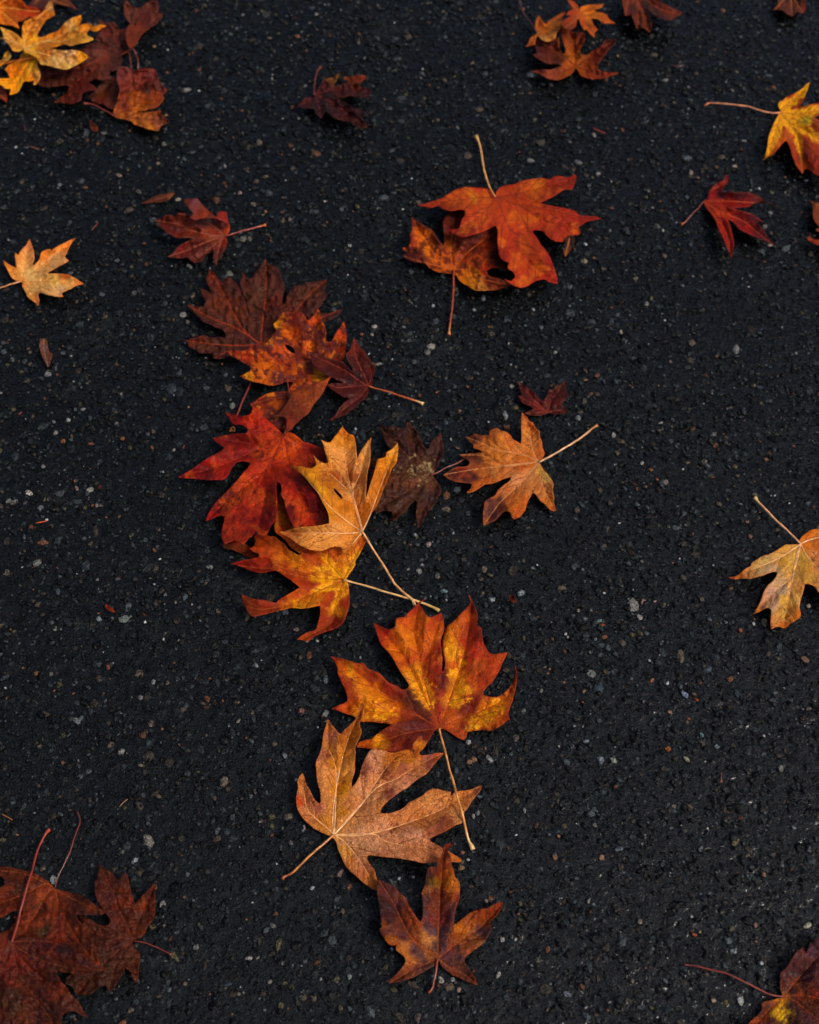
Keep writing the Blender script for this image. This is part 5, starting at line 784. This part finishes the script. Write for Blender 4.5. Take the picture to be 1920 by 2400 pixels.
# ---- lower right ----------------------------------------------------------------------------------
new_leaf('AN', 'Z20', '1295,890', 'dark maroon and rust leaf with one yellow patch in the lower right corner')
blade('AN', 'Z20', '1285,880 1265,800 1255,700 1260,620 1300,580 1340,540 1380,480 1430,390 1530,300 1570,380 1590,330 1620,260 1725,190 1900,150 2100,400 2150,900 2000,1300 1700,1500 1200,1450 850,1350 890,1215 950,1150 1040,1060 1045,970 1120,940 1280,905',
  '1530,330,501a12 1450,450,4c221e 1300,650,501e1a 1380,600,4c2422 1650,350,44222a 1650,500,502828 1500,600,482222 1350,750,5c2418 1450,740,74300e 1600,650,442020 1700,750,501c14 1650,830,7c280a 1400,830,38180e 1500,900,7c300e 1450,950,4c1c12 1600,1000,5c280c 1180,980,7c300e 1260,930,b4702c 1120,1020,5c2818 1080,1080,743014 1270,1030,d89c30 1230,1090,d09828 1330,1080,e0b040 1310,1180,d8a83c 1290,1120,dcac3c 1180,1150,582420 1050,1180,7c300e 950,1200,8c3c14 1150,1200,502220 1400,1000,4c2420 1500,1100,4c2824 1400,1180,54281e 1600,1150,502828 1250,1200,4c2418 1370,1130,502820',
  veins='1400,880,1550,880,1725,915,2050,1000;1310,970,1340,1100,1350,1300;1350,830,1500,650,1725,400;1180,1000,900,1300;1450,950,1700,1150,1950,1250', lift=6, rough=.40, sheen=.25, spots=1, vein='94380e', vein2='34140c', vw=.9, mottle=('2c1610', 20, .58, .6), warp=4, quilt=.7)
stem('AN', 'Z20', '1200,880 1100,850 950,770 780,690 600,610 430,570 260,530 120,510', '7c2a18', '5c1c10', w0=3, w1=3, bulb=1.7, arch=6)

# ---- small bits of plant litter ------------------------------------------------------------------
def scrap(pts, col, wpx, label, cat='twig', name='twig', group='thin twigs and stem bits on the asphalt'):
    p = catmull(P(pts, 'S'), 2.5); m = stem_material('scrap_'+col, col, col)
    zz = sample(blur(dil(STACK, 1), 1), p[:, 0], p[:, 1])
    r = np.interp(np.linspace(0, 1, len(p)), [0, .3, .8, 1], [.35, 1, .9, .4])*wpx*.5*pxmm(p[:, 1])
    o = tube(name, unproj(p[:, 0], p[:, 1], zz+r*.7), r, m, None, 6)
    setp(o, label=label, category=cat, group=group)
scrap('83,1226 95,1224 112,1220', 'b8481c', 3, 'short orange stem bit lying alone at the left, level with the red-orange leaf')
scrap('43,973 52,965', '9c3414', 2.6, 'tiny rust-red splinter at the far left above the short orange stem bit')
scrap('4,1908 16,1914 30,1922', 'b06a2c', 2.6, 'thin orange needle at the left edge above the lower left pile')
scrap('280,1892 288,1882 300,1872', '8a6030', 2.4, 'thin tan needle right of the two red stems at the lower left')
scrap('430,1052 432,1042', '84381c', 2.6, 'tiny brown splinter left of the red-orange leaf')
scrap('214,540 224,530 232,520', '7c2c1c', 2, 'thin dark red thread of stem below the brown leaf scrap')
scrap('1390,299 1400,305 1420,312', '8c3018', 2.6, 'red-brown splinter right of the top of the upper orange leaf stem')
scrap('1690,1835 1691,1820 1692,1808', '84402c', 2.2, 'thin brown splinter at the lower right, between bare stones')
scrap('55,292 58,298 60,306', '5c2018', 3, 'tiny dark red stem bit below the yellow leaf in the top left')
scrap('70,343 80,346 92,351', '70401c', 3, 'short brown splinter below the top left pile')
scrap('1572,152 1590,156 1605,152', '4a1c16', 3, 'short dark red stem bit below the curled brown leaf at the top')
new_leaf('S2', 'S', '212,286', 'small narrow red-brown leaf scrap below the top left pile', group='leaf scraps on the asphalt', name='leaf_scrap')
blade('S2', 'S', '209,283 213,280 220,288 228,296 230,304 225,309 216,306 211,296', '212,286,4c1c14 224,300,6c3018', veins='', lift=2, spots=0, step=2)

new_leaf('S3', 'S', '249,1420', 'small bright rust-red crumb of leaf left of the yellow-patched orange leaf', group='leaf scraps on the asphalt', name='leaf_scrap')
blade('S3', 'S', '246,1417 252,1418 260,1423 267,1430 270,1435 263,1434 255,1430 248,1425', '250,1420,7c240c 262,1430,8c3010', veins='', lift=3, spots=0, step=2)
new_leaf('S4', 'S', '1200,1400', 'small dark red oval crumb above the tall right lobe of the yellow-patched leaf', group='leaf scraps on the asphalt', name='leaf_scrap')
blade('S4', 'S', '1193,1394 1200,1395 1207,1402 1211,1410 1208,1414 1200,1411 1194,1403', '1200,1400,3c0c08 1207,1410,50180c', veins='', lift=3, spots=0, step=2)
new_leaf('S5', 'S', '1335,560', 'thin dark brown shred of leaf just below the right lobe of the burnt-orange leaf', group='leaf scraps on the asphalt', name='leaf_scrap')
blade('S5', 'S', '1328,556 1340,552 1348,560 1343,578 1333,592 1325,602 1322,590 1326,574', '1335,560,2c1008 1328,595,6c3410 1338,575,241008', veins='1326,598', lift=3, spots=0, step=2)
new_leaf('S6', 'S', '545,1006', 'little brown curled tip under the upper left lobe of the red-orange leaf', group='leaf scraps on the asphalt', name='leaf_scrap')
blade('S6', 'S', '536,1012 541,1004 545,998 551,1002 551,1012 543,1011', '543,1006,7c4c2c', veins='', lift=2, spots=0, step=2)
